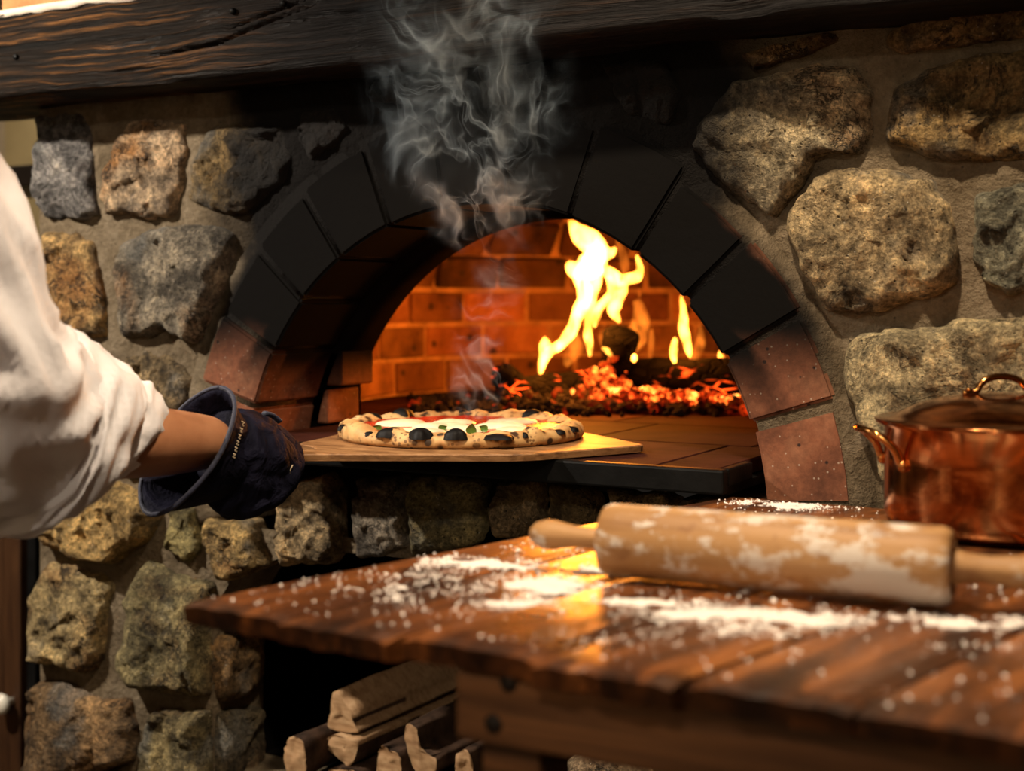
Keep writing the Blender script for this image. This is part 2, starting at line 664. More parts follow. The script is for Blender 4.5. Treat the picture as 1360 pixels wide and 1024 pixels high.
def m_copper():
    t = NT('copper')
    o = t.obj()
    n1 = t.noise(o, 16, 6, 0.65, 0.8).outputs[0]
    n2 = t.noise(t.mapping(o, (20, 20, 120)), 2, 4, 0.6).outputs[0]
    c = t.ramp(n1, [(0.3, (0.20, 0.055, 0.018)), (0.47, (0.46, 0.165, 0.055)), (0.62, (0.72, 0.30, 0.11)), (0.75, (0.50, 0.22, 0.06))])
    r = t.math('ADD', 0.05, t.math('MULTIPLY', n1, 0.2))
    return t.bsdf(c, r, t.bump(t.math('ADD', n1, t.math('MULTIPLY', n2, 0.2)), 0.12, 0.004), metal=1.0)


def m_crust():
    t = NT('pizza_crust')
    o = t.obj()
    n1 = t.noise(o, 14, 5, 0.6).outputs[0]
    n2 = t.noise(o, 70, 4, 0.6).outputs[0]
    c = t.ramp(n1, [(0.3, (0.40, 0.19, 0.06)), (0.5, (0.58, 0.35, 0.14)), (0.7, (0.68, 0.46, 0.23))])
    v1 = t.voro(t.mapping(o, (1, 1, 1)), 58)
    gate = t.sstep(0.36, 0.54, t.noise(o, 16, 3, 0.5).outputs[0])
    sp = t.math('MULTIPLY', t.sstep(0.46, 0.32, t.math('ADD', v1.outputs[0], t.math('MULTIPLY', n2, 0.18))), gate)
    v2 = t.voro(o, 150)
    sp2 = t.math('MULTIPLY', t.sstep(0.38, 0.24, v2.outputs[0]), t.sstep(0.42, 0.55, t.noise(o, 23, 3, 0.5).outputs[0]))
    halo = t.math('MULTIPLY', t.sstep(0.62, 0.3, v1.outputs[0]), gate)
    c = t.mix(t.math('MULTIPLY', halo, 0.55), c, (0.36, 0.14, 0.035))
    c = t.mix(t.math('MULTIPLY', sp, 0.95), c, (0.022, 0.012, 0.008))
    c = t.mix(t.math('MULTIPLY', sp2, 0.75), c, (0.07, 0.028, 0.012))
    return t.bsdf(c, 0.6, t.bump(t.math('ADD', n1, t.math('MULTIPLY', n2, 0.4)), 0.4, 0.004), spec=0.35, sss=0.0)


def m_log(name, ember=0.0):
    t = NT(name)
    o = t.obj()
    p = t.pos()
    ck = t.voro(t.mapping(o, (28, 28, 60)), 1.0, 'DISTANCE_TO_EDGE').outputs[0]
    n1 = t.noise(o, 30, 5, 0.6).outputs[0]
    c = t.ramp(n1, [(0.3, (0.002, 0.0017, 0.0017)), (0.7, (0.007, 0.006, 0.006))])
    h = t.math('ADD', t.sstep(0.0, 0.12, ck), t.math('MULTIPLY', n1, 0.4))
    g = t.math('MULTIPLY', t.sstep(0.10, 0.02, ck), t.sstep(0.5, 0.62, t.noise(p, 9, 3, 0.5).outputs[0]))
    e = t.math('MULTIPLY', g, ember)
    return t.bsdf(c, 0.8, t.bump(h, 0.9, 0.006), emis=(1.0, 0.07, 0.006), emis_s=e, spec=0.02)


def m_embers():
    t = NT('embers')
    p = t.pos()
    g = t.n('ShaderNodeNewGeometry').outputs['Random Per Island']
    at = t.n('ShaderNodeAttribute', attribute_name='ember_glow').outputs['Fac']
    n = t.noise(p, 60, 3, 0.6).outputs[0]
    k = t.math('MULTIPLY', at, t.sstep(0.30, 0.62, n))
    c = t.mix(g, (0.004, 0.0035, 0.0035), (0.022, 0.018, 0.017))
    ec = t.ramp(k, [(0.0, (0.8, 0.02, 0.0)), (0.4, (1.0, 0.06, 0.006)), (0.75, (1.0, 0.2, 0.02)), (1.0, (1.0, 0.45, 0.08))])
    es = t.math('MULTIPLY', t.math('POWER', k, 1.8), 6.0)
    return t.bsdf(c, 0.9, None, emis=ec, emis_s=es, spec=0.02)


def m_fabric(name, c, var=0.08, bump=0.25, wr=7.0, rough=0.85, sheen=0.2, spec=0.2):
    t = NT(name)
    o = t.obj()
    n1 = t.noise(o, wr, 4, 0.5, 0.8).outputs[0]
    n2 = t.noise(o, 350, 2, 0.5).outputs[0]
    cc = t.ramp(n1, [(0.3, tuple(x * (1 - var) for x in c)), (0.7, tuple(min(1, x * (1 + var)) for x in c))])
    h = t.math('ADD', n1, t.math('MULTIPLY', n2, 0.05))
    return t.bsdf(cc, rough, t.bump(h, bump, 0.02), sheen=sheen, spec=spec)


def m_skin():
    t = NT('skin')
    o = t.obj()
    n1 = t.noise(o, 18, 5, 0.6).outputs[0]
    n2 = t.noise(o, 160, 3, 0.6).outputs[0]
    c = t.ramp(n1, [(0.3, (0.27, 0.11, 0.05)), (0.7, (0.40, 0.18, 0.088))])
    return t.bsdf(c, 0.5, t.bump(t.math('ADD', n1, t.math('MULTIPLY', n2, 0.3)), 0.15, 0.003), spec=0.4, sss=0.12)


def m_emit(name, c, s):
    t = NT(name)
    e = t.n('ShaderNodeEmission')
    e.inputs[0].default_value = (*c, 1)
    e.inputs[1].default_value = s
    t.l(e.outputs[0], t.out.inputs[0])
    return t.m


def m_flame(name, c, s):
    t = NT(name)
    e = t.n('ShaderNodeEmission')
    e.inputs[0].default_value = (*c, 1)
    n = t.noise(t.mapping(t.pos(), (1, 1, .45)), 46, 3, .55, .6).outputs[0]
    t.l(t.math('MULTIPLY', t.math('ADD', t.math('POWER', t.sstep(.36, .62, n), 1.5), .3), s), e.inputs[1])
    t.l(e.outputs[0], t.out.inputs[1])
    t.m.cycles.volume_step_rate = 0.35
    return t.m


M = dict(
    stone=m_stone(), mortar=m_mortar(), arch=m_arch_brick(), dome=m_dome_brick(), beam=m_beam(), table=m_table(), apron=m_apron(),
    pin=m_pin(), copper=m_copper(), crust=m_crust(),
    brass=m_plain('handle_metal', (0.55, 0.24, 0.07), 0.16, 1.0, nscale=14, namp=0.4, bump=0.05),
    tin=m_plain('tin_lining', (0.5, 0.47, 0.43), 0.3, 1.0),
    iron=m_plain('black_steel', (0.0045, 0.0045, 0.0045), 0.5, 0.0, 0.12, 25, 0.5, 0.3),
    tile=m_plain('hearth_tile', (0.026, 0.008, 0.006), 0.8, 0.0, 0.04, 12, 0.5, 0.5),
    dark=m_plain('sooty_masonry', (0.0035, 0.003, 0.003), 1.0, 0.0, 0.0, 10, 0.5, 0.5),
    litdomemortar=m_plain('dome_mortar_lit_ledges', (0.40, 0.22, 0.11), 0.95, 0.0, 0.1, 20, 0.4, 0.4),  # mortar coloured bright to imitate brick ledges catching the firelight
    peel=m_wood('peel_wood', [(0.3, (0.10, 0.042, 0.015)), (0.5, (0.24, 0.115, 0.044)), (0.7, (0.36, 0.19, 0.082))], (9, 26, 60), 0.5),
    sauce=m_plain('tomato_sauce', (0.42, 0.025, 0.008), 0.25, 0.0, 0.5, 40, 0.5, 0.6),
    cheese=m_plain('mozzarella', (0.80, 0.66, 0.44), 0.35, 0.0, 0.5, 30, 0.12, 0.3),
    basil=m_plain('basil', (0.09, 0.22, 0.025), 0.4, 0.0, 0.5, 30, 0.3, 0.3),
    char=m_plain('char', (0.006, 0.005, 0.005), 0.55, 0.0, 0.12, 60, 0.5, 0.3),
    bark=m_plain('bark', (0.055, 0.03, 0.018), 0.85, 0.0, 0.2, 25, 0.7, 0.9),
    cutwood=m_wood('split_wood', [(0.3, (0.26, 0.14, 0.062)), (0.5, (0.42, 0.25, 0.125)), (0.7, (0.52, 0.34, 0.18))], (6, 50, 50), 0.75),
    charlog=m_log('charred_log', 5.0), embers=m_embers(),
    jacket=m_fabric('white_cotton', (0.74, 0.715, 0.74), 0.03, 0.4, 6), skin=m_skin(),
    navy=m_fabric('navy_leather', (0.0085, 0.0085, 0.018), 0.5, 0.5, 30, 0.72, 0.0, 0.05),
    navytrim=m_fabric('navy_binding', (0.022, 0.024, 0.045), 0.3, 0.3, 40, 0.6, 0.1),
    stitch=m_plain('pale_stitching', (0.42, 0.33, 0.22), 0.7),
    trouser=m_fabric('dark_cotton', (0.02, 0.02, 0.025), 0.2), hair=m_plain('dark_hair', (0.02, 0.012, 0.008), 0.5),
    flour=m_plain('flour', (0.82, 0.75, 0.70), 0.95, 0.0, 0.1, 60, 0.05, 0.2),
    cream=m_plain('cream_paint', (0.52, 0.42, 0.24), 0.6, 0.0, 0.3, 8, 0.1, 0.05),
    plaster=m_plain('plaster', (0.55, 0.47, 0.38), 0.9, 0.0, 0.2, 8, 0.15, 0.2),
    orangebrick=m_plain('orange_brick', (0.45, 0.19, 0.075), 0.85, 0.0, 0.2, 25, 0.3, 0.4),
    cabinet=m_wood('cabinet_wood', [(0.3, (0.022, 0.008, 0.003)), (0.7, (0.075, 0.032, 0.012))], (30, 30, 3), 0.5),
    blackwood=m_plain('black_wood', (0.014, 0.009, 0.007), 0.5, 0.0, 0.3, 20, 0.4, 0.2),
    ceramic=m_plain('ivory_ceramic', (0.72, 0.68, 0.58), 0.15, 0.0, 0.5, 10, 0.03, 0.0),
    floor=m_plain('floor_stone', (0.10, 0.075, 0.055), 0.6, 0.0, 0.3, 8, 0.3, 0.3),
    ceiling=m_plain('ceiling_plaster', (0.30, 0.25, 0.20), 0.9), enamel=m_plain('black_enamel', (0.02, 0.02, 0.02), 0.3),
    bulb=m_emit('lit_bulb', (1.0, 0.8, 0.55), 12.0), glass=m_emit('evening_window', (1.0, 0.72, 0.42), 5.0),
    flame=m_flame('flame', (1.0, 0.33, 0.035), 800.0), dimflame=m_flame('dim_flame', (1.0, 0.24, 0.02), 42.0),
)

# ================================================================== THE STONE WALL
WL = -1.823          # left end of the chimney breast
WR = 0.95
NU0, NU1, NZ0, NZS, NRISE = -1.437, -0.80, 0.40, 0.655, 0.115   # wood-store niche
NUM = (NU0 + NU1) / 2


def niche_top(u):
    k = (u - NUM) / ((NU1 - NU0) / 2)
    return NZS + NRISE * math.sqrt(max(0.0, 1 - k * k))


def arc(r, a0, a1, n):
    return [(AU + r * math.cos(math.radians(a0 + (a1 - a0) * i / n)), AZ + r * math.sin(math.radians(a0 + (a1 - a0) * i / n))) for i in range(n + 1)]


def wall_mesh():
    pts, edges = [], []

    def loop(l):
        b = len(pts)
        pts.extend(Vector(p) for p in l)
        edges.extend((b + i, b + (i + 1) % len(l)) for i in range(len(l)))
    loop([(WL, 0), (WR, 0), (WR, 1.62), (WL, 1.62)])
    loop(arc(0.50, -8, 188, 48))
    nl = [(NU0, NZ0), (NU1, NZ0)] + [(u, niche_top(u)) for u in [NU1 + (NU0 - NU1) * i / 20 for i in range(21)]]
    loop(nl)
    rnd = random.Random(3)
    u = WL + 0.02
    while u < WR - 0.01:
        z = 0.02
        while z < 1.61:
            uu, zz = u + rnd.uniform(-.006, .006), z + rnd.uniform(-.006, .006)
            r = math.hypot(uu - AU, zz - AZ)
            inn = NU0 - .012 < uu < NU1 + .012 and NZ0 - .012 < zz < niche_top(min(max(uu, NU0), NU1)) + .012
            if r > 0.515 and not inn:
                pts.append(Vector((uu, zz)))
            z += 0.024
        u += 0.024
    vo, eo, fo, *_ = delaunay_2d_cdt(pts, edges, [], 0, 1e-6)
    faces = []
    for f in fo:
        c = sum((vo[i] for i in f), Vector((0, 0))) / len(f)
        r = math.hypot(c.x - AU, c.y - AZ)
        if r < 0.499 and c.y > AZ - 0.07:
            continue
        if NU0 < c.x < NU1 and NZ0 < c.y < niche_top(c.x):
            continue
        faces.append(tuple(f))
    verts = []
    for v in vo:
        d = 0.006 * fbm(Vector((v.x * 18, 2.0, v.y * 18)), 3) + 0.006 * fbm(Vector((v.x * 4, 5.0, v.y * 4)), 2)
        verts.append((v.x, d, v.y))
    return verts, faces


wv, wf = wall_mesh()
wall = mk('wall_back', wv, wf, M['mortar'], None, True)
tag(wall, 'rough fieldstone chimney wall with wide sandy mortar joints round the oven', None, None, 'structure')
# thickness of the chimney breast: end faces and the body behind, left open for oven and wood store
for nm, lo, hi in (('masonry_core', (WL, 0.02, 0), (NU0 - 0.005, 1.5, 0.88)), ('masonry_core', (WL, 0.02, 0.88), (-1.75, 1.5, 1.62)), ('masonry_core', (-1.75, 0.02, 0.88), (-1.52, 0.14, 1.44)), ('masonry_core', (-1.75, 0.02, 1.44), (NU0 - .005, 0.14, 1.62)), ('masonry_core', (NU1 + 0.13, 0.02, 0), (WR, 0.4, 0.88)),
                   ('masonry_core', (NU0 - 0.005, 0.02, 0), (NU1 + 0.14, 1.5, NZ0 - 0.004)), ('masonry_core', (-0.40, 0.02, 0.88), (WR, 0.4, 1.62)),
                   ('masonry_core', (NU0 - 0.005, 0.02, 1.44), (-0.40, 0.4, 1.62))):
    box(nm, lo, hi, M['mortar'], wall)

PAL = dict(
    grey=(0.25, 0.235, 0.19), tan=(0.46, 0.345, 0.20), ochre=(0.46, 0.315, 0.14), brown=(0.28, 0.18, 0.09), pale=(0.50, 0.41, 0.28),
    olive=(0.26, 0.21, 0.11), blue=(0.225, 0.235, 0.22), dark=(0.12, 0.09, 0.055), cream=(0.54, 0.43, 0.27), umber=(0.19, 0.12, 0.062))
stone_n = [0]


def stone(P3, n, tint, rust=0.3, depth=0.028, name='stone', parent=wall, rough=1.0, rings=24, seg=88, embed=0.012):
    """a rough stone over a traced outline P3 (world points on one plane), swelling out along n"""
    n = Vector(n)
    P3 = [Vector(p) for p in P3]
    c0 = sum(P3, Vector()) / len(P3)
    e1 = Vector((0, 0, 1)).cross(n).normalized()
    e2 = n.cross(e1)
    poly = [((p - c0).dot(e1), (p - c0).dot(e2)) for p in P3]
    # area centroid
    A = cx = cy = 0
    for i in range(len(poly)):
        x0, y0 = poly[i]
        x1, y1 = poly[(i + 1) % len(poly)]
        k = x0 * y1 - x1 * y0
        A += k
        cx += (x0 + x1) * k
        cy += (y0 + y1) * k
    cx /= 3 * A
    cy /= 3 * A
    size = math.sqrt(abs(A) / 2)
    stone_n[0] += 1
    s = Vector((stone_n[0] * 7.31, stone_n[0] * 3.17, stone_n[0] * 1.7))
    # resample outline evenly
    per = []
    tot = 0
    for i in range(len(poly)):
        a = Vector(poly[i])
        b = Vector(poly[(i + 1) % len(poly)])
        per.append((tot, a, b))
        tot += (b - a).length
    bd = []
    for k in range(seg):
        d = tot * k / seg
        for j in range(len(per) - 1, -1, -1):
            if per[j][0] <= d + 1e-9:
                a, b = per[j][1], per[j][2]
                L = (b - a).length
                bd.append(a + (b - a) * ((d - per[j][0]) / L if L else 0))
                break
    bd = [(bd[i - 1] + bd[i] * 2 + bd[(i + 1) % seg]) / 4 for i in range(seg)]
    cc = Vector((cx, cy))
    tilt = Vector((random.uniform(-1, 1), random.uniform(-1, 1))) * 0.05
    verts = []
    for r in range(rings + 1):
        t = 1 - (1 - r / rings) ** 1.25 if r else 0
        for k in range(seg if r else 1):
            q = cc + (bd[k] - cc) * t
            w3 = c0 + e1 * q.x + e2 * q.y
            jit = 0.006 * t * noise.noise(w3 * 38 + s) + 0.004 * t * noise.noise(w3 * 90 + s)
            if r:
                q = q + (bd[k] - cc).normalized() * jit
            prof = max(0.0, 1 - t ** 12) ** 0.7
            wp = w3 + s
            big = noise.noise(wp * (0.55 / max(size, 0.05))) * 0.45 + noise.noise(wp * 16) * 0.5
            vd, vp = noise.voronoi(wp * 11)
            fac = ((wp * 11 - vp[0]).dot(noise.noise_vector(vp[0] * 7.3))) * 1.3
            vd, vp = noise.voronoi(wp * 31 + Vector((3, 3, 3)))
            fac2 = ((wp * 31 + Vector((3, 3, 3)) - vp[0]).dot(noise.noise_vector(vp[0] * 5.1)))
            rid = 1 - abs(noise.noise(wp * 22)) * 2
            fine = noise.noise(wp * 55) * 0.35 + noise.noise(wp * 110) * 0.2
            h = prof * (depth + tilt.dot(q - cc)) + rough * (0.25 + 0.75 * prof) * (0.013 * big + 0.020 * fac + 0.011 * fac2 + 0.005 * (rid - 0.5) + 0.009 * fine) * (1 if r < rings else 0)
            if r == rings:
                h = -embed
            p = c0 + e1 * q.x + e2 * q.y + n * h
            verts.append(p)
    faces = []
    for k in range(seg):
        faces.append((0, 1 + k, 1 + (k + 1) % seg))
    for r in range(1, rings):
        b = 1 + (r - 1) * seg
        for k in range(seg):
            k2 = (k + 1) % seg
            faces.append((b + k, b + seg + k, b + seg + k2, b + k2))
    o = mk(name, verts, faces, M['stone'], parent)
    o.color = (*[x * random.uniform(0.92, 1.08) for x in PAL[tint]], rust)
    return o


ST = [
    ('blue', .05, .022, [(51, 152), (115, 148), (124, 180), (130, 230), (135, 286), (110, 295), (72, 294), (55, 272), (50, 210)]),
    ('cream', 1.0, .03, [(161, 185), (175, 160), (215, 158), (250, 166), (253, 200), (246, 250), (238, 286), (205, 290), (170, 285), (148, 287), (145, 240), (155, 215)]),
    ('brown', .3, .026, [(278, 172), (320, 167), (380, 170), (396, 210), (378, 245), (347, 272), (325, 290), (290, 281), (255, 266), (265, 235), (272, 200)]),
    ('ochre', .9, .03, [(70, 308), (113, 312), (130, 325), (138, 360), (145, 400), (149, 447), (120, 449), (90, 442), (66, 400), (60, 340)]),
    ('grey', .45, .034, [(165, 320), (200, 305), (260, 296), (300, 300), (319, 310), (315, 345), (302, 388), (285, 420), (268, 456), (252, 450), (235, 437), (210, 447), (170, 450), (162, 400), (160, 350)]),
    ('olive', .1, .02, [(170, 475), (205, 463), (230, 468), (250, 488), (262, 505), (255, 530), (236, 560), (190, 562), (165, 522), (160, 490)]),
    ('umber', .1, .02, [(405, 150), (450, 140), (468, 172), (445, 200), (418, 214), (400, 190)]),
    ('tan', .3, .025, [(52, 466), (140, 463), (152, 500), (148, 580), (100, 602), (52, 592)]),
    ('grey', .2, .02, [(170, 582), (240, 578), (262, 605), (240, 632), (195, 636), (165, 625)]),
    ('ochre', .7, .045, [(95, 645), (160, 640), (200, 655), (222, 680), (206, 712), (160, 748), (110, 738), (70, 722), (55, 700), (65, 670)]),
    ('olive', .1, .02, [(229, 668), (260, 662), (268, 700), (274, 725), (255, 746), (228, 728), (233, 700)]),
    ('ochre', .6, .03, [(283, 688), (340, 688), (355, 725), (364, 750), (332, 763), (302, 770), (292, 745), (280, 715)]),
    ('tan', .45, .03, [(374, 655), (400, 635), (440, 628), (455, 650), (456, 735), (440, 748), (382, 752), (372, 710)]),
    ('grey', .1, .02, [(475, 636), (540, 632), (546, 660), (543, 725), (510, 738), (480, 744), (474, 690)]),
    ('olive', .25, .026, [(552, 635), (600, 632), (646, 640), (644, 690), (637, 722), (600, 733), (556, 736), (550, 690)]),
    ('olive', .2, .022, [(665, 640), (718, 636), (726, 660), (718, 700), (690, 712), (663, 714), (656, 680)]),
    ('umber', .2, .024, [(735, 641), (788, 641), (800, 665), (794, 697), (745, 705), (731, 680)]),
    ('olive', .2, .02, [(808, 648), (880, 652), (905, 662), (888, 690), (820, 692)]),
    ('tan', .2, .012, [(912, 664), (1000, 662), (996, 682), (920, 690)]),
    ('tan', .5, .04, [(75, 745), (110, 752), (140, 760), (158, 776), (150, 820), (146, 870), (135, 890), (115, 895), (95, 880), (55, 878), (52, 820), (50, 785)]),
    ('olive', .35, .042, [(205, 742), (240, 758), (292, 775), (288, 805), (284, 840), (284, 925), (230, 920), (190, 910), (168, 880), (180, 840), (176, 790)]),
    ('brown', .35, .045, [(60, 905), (90, 900), (140, 925), (180, 925), (190, 970), (182, 1012), (120, 1030), (50, 1026), (48, 960)]),
    ('olive', .3, .034, [(215, 935), (250, 940), (284, 940), (284, 1050), (200, 1050), (195, 990)]),
    ('pale', .55, .03, [(975, 115), (1020, 98), (1090, 86), (1140, 90), (1164, 120), (1160, 165), (1152, 205), (1092, 207), (1075, 237), (1046, 270), (1030, 292), (985, 262), (950, 227), (923, 195), (932, 165)]),
    ('brown', .25, .026, [(1178, 150), (1195, 115), (1230, 92), (1290, 80), (1370, 64), (1440, 70), (1440, 205), (1340, 218), (1270, 217), (1215, 202), (1178, 186)]),
    ('brown', .25, .022, [(1175, 42), (1250, 24), (1360, 5), (1460, -5), (1460, 38), (1360, 52), (1280, 62), (1200, 74), (1172, 62)]),
    ('umber', .1, .016, [(985, 78), (1040, 60), (1110, 42), (1118, 56), (1060, 80), (1000, 96)]),
    ('tan', .25, .04, [(1086, 235), (1130, 222), (1200, 230), (1245, 238), (1262, 270), (1277, 325), (1278, 378), (1230, 400), (1150, 420), (1105, 415), (1080, 380), (1056, 330), (1043, 290)]),
    ('grey', .2, .03, [(1295, 258), (1340, 246), (1420, 240), (1430, 380), (1340, 392), (1310, 382), (1297, 340)]),
    ('cream', .3, .032, [(1121, 462), (1150, 438), (1220, 431), (1310, 421), (1440, 415), (1450, 640), (1240, 645), (1172, 640), (1163, 600), (1142, 560), (1123, 510)]),
    ('umber', .1, .018, [(640, 88), (720, 80), (760, 100), (740, 135), (660, 140)]),
    ('umber', .1, .018, [(500, 105), (600, 95), (610, 125), (540, 140), (495, 135)]),
    ('umber', .1, .018, [(800, 85), (880, 78), (910, 120), (890, 170), (830, 150)]),
    ('pale', .2, .03, [(758, 1004), (810, 1000), (868, 1012), (872, 1060), (765, 1060)]),
    ('tan', .2, .03, [(885, 1010), (960, 1010), (965, 1060), (890, 1060)]),
]
for tint, rust, dep, poly in ST:
    stone([Wy(px, py, 0.004) for px, py in poly], (0, -1, 0), tint, rust, dep)
# stones on the side of the wood-store niche
for tint, poly in (('brown', [(285, 842), (310, 838), (343, 842), (346, 890), (330, 925), (284, 934)]),
                   ('dark', [(285, 944), (335, 935), (346, 960), (346, 1040), (285, 1050)])):
    stone([Wx(px, py, NU0 + .001) for px, py in poly], (1, 0, 0), tint, .2, .02, rings=12, seg=40)


def filler(u0, u1, z0, z1, rows):
    """stones of the parts of the wall outside the picture"""
    h = (z1 - z0) / rows
    for r in range(rows):
        u = u0 - random.uniform(0, .05)
        while u < u1 - 0.05:
            w = min(random.uniform(.16, .28), u1 - u)
            g = .010
            a, b = max(u, u0) + g, u + w - g
            lo, hi = z0 + r * h + g, z0 + (r + 1) * h - g
            if b - a > .05:
                pts = []
                for k in range(10):
                    an = 2 * PI * k / 10
                    sx = math.copysign(abs(math.cos(an)) ** .5, math.cos(an))
                    sz = math.copysign(abs(math.sin(an)) ** .5, math.sin(an))
                    pts.append(((a + b) / 2 + (b - a) / 2 * sx * random.uniform(.9, 1.0), .004, (lo + hi) / 2 + (hi - lo) / 2 * sz * random.uniform(.88, 1.0)))
                stone(pts, (0, -1, 0), random.choice(['tan', 'olive', 'grey', 'brown', 'ochre']), random.uniform(0, .5), .028, rings=9, seg=32)
            u += w


filler(WL + .01, NU0, 0.02, 0.39, 2)
filler(NU0 + .01, NU1, 0.02, 0.39, 2)
filler(NU1 + .02, 0.9, 0.02, 0.46, 3)
filler(-.74, 0.9, 0.62, 0.86, 2)
filler(-0.14, 0.9, 0.95, 1.55, 4)

# wood-store niche lining
nv, nf = [], []
prof = [(NU0, NZ0), (NU0, NZS)] + [(u, niche_top(u)) for u in [NU0 + (NU1 - NU0) * i / 16 for i in range(1, 16)]] + [(NU1, NZS), (NU1, NZ0)]
for y in (0.0, 0.118, 0.75):
    for u, z in prof:
        nv.append((u, y, z))
n_ = len(prof)
for j in range(2):
    for i in range(n_):
        a, b = j * n_ + i, j * n_ + (i + 1) % n_
        nf.append((a, b, b + n_, a + n_))
nf.append(tuple(range(2 * n_, 3 * n_)))
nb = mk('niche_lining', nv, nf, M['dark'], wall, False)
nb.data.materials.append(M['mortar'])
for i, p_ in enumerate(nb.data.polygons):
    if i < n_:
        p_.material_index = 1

# ================================================================== THE OVEN
oven = empty('pizza_oven', (AU, 0.0, HEARTH))
tag(oven, 'arched brick wood-fired pizza oven mouth blackened with soot in the stone wall', 'oven')


def ring_sector(r0, r1, a0, a1, y0, y1, n, jit=0.0):
    sec = []
    for i in range(n + 1):
        a = math.radians(a0 + (a1 - a0) * i / n)
        ca, sa = math.cos(a), math.sin(a)
        sec.append([Vector((AU + r * ca, y, AZ + r * sa)) for r, y in ((r0, y0), (r1, y0), (r1, y1), (r0, y1))])
    return loft(sec)


v, f = ring_sector(AR + 0.006, 0.545, -8, 188, -0.003, 0.145, 64)
for k_, p_ in enumerate(v):
    if p_.y < 0.01:
        p_.y += 0.002 * fbm(p_ * 20, 3)
ringm = mk('arch_mortar', v, f, M['mortar'], oven)
cuts = [3, 17.4, 29.8, 42.2, 55.2, 70, 83.5, 97.5, 111, 124.5, 137.5, 150.5, 163.5, 177]
arch = mk('arch', *ring_sector(AR + 0.03, 0.50, -7, 187, 0.02, 0.14, 48), M['mortar'], oven)
for i in range(len(cuts) - 1):
    a0, a1 = cuts[i], cuts[i + 1]
    g = 0.32 if 3 < i < 9 else (0.5 if 0 < i < 12 else .8)
    bm = bmesh.new()
    out_r = 0.522 + random.uniform(-.006, .006) + (0.012 if 50 < (a0 + a1) / 2 < 130 else 0)
    in_r = AR + random.uniform(-.002, .002)
    yf = -0.007 + random.uniform(-.003, .002)
    vv, ff = ring_sector(in_r, out_r, a0 + g, a1 - g, yf, 0.143, 3)
    bv = [bm.verts.new(p) for p in vv]
    for q in ff:
        bm.faces.new([bv[k] for k in q])
    bmesh.ops.recalc_face_normals(bm, faces=bm.faces)
    es = [e for e in bm.edges if len(e.link_faces) == 2 and e.calc_face_angle(0) > 0.6]
    bmesh.ops.bevel(bm, geom=es, offset=0.004, segments=2, affect='EDGES')
    bm_obj('brick', bm, M['arch'], arch, False)

# jambs of the mouth behind the front ring
for s in (-1, 1):
    for k in range(4):
        z0 = HEARTH + k * .062
        x = AU + s * 0.398
        w_ = .06
        lo = (min(x, x + s * w_), .146, z0 + .003)
        hi = (max(x, x + s * w_), .235, z0 + .058)
        x2 = math.sqrt(max(0, (AR - .012) ** 2 - (z0 + .06 - AZ) ** 2))
        lo = (AU + x2 if s > 0 else AU - x2 - w_, lo[1], lo[2])
        hi = (AU + x2 + w_ if s > 0 else AU - x2, hi[1], hi[2])
        if k < 2:
            box('jamb_brick', lo, hi, M['arch'], oven, .004)
v, f = ring_sector(AR - 0.010, 0.60, 0, 180, 0.146, 0.24, 48)
inner = mk('inner_arch', v, f, M['dark'], oven)

# the dome: courses of bricks round a round chamber
DU, DY, DR = -1.02, 0.80, 0.60
H1 = HEARTH + 0.20


def dome_r(z):
    if z <= H1:
        return DR
    return DR * math.sqrt(max(0.02, 1 - ((z - H1) / 0.34) ** 2))


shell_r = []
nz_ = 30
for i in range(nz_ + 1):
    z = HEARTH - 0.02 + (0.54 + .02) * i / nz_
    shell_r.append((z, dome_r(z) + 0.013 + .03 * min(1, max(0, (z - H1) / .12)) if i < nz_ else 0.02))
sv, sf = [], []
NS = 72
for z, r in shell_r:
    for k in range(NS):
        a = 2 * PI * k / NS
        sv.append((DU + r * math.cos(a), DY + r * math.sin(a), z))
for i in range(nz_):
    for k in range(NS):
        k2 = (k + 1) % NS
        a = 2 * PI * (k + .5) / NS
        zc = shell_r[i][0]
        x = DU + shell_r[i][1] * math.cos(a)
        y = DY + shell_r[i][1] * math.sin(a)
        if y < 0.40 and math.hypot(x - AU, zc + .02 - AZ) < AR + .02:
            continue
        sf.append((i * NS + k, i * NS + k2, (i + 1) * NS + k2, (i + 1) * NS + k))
dome = mk('dome', sv, sf, M['litdomemortar'], oven)
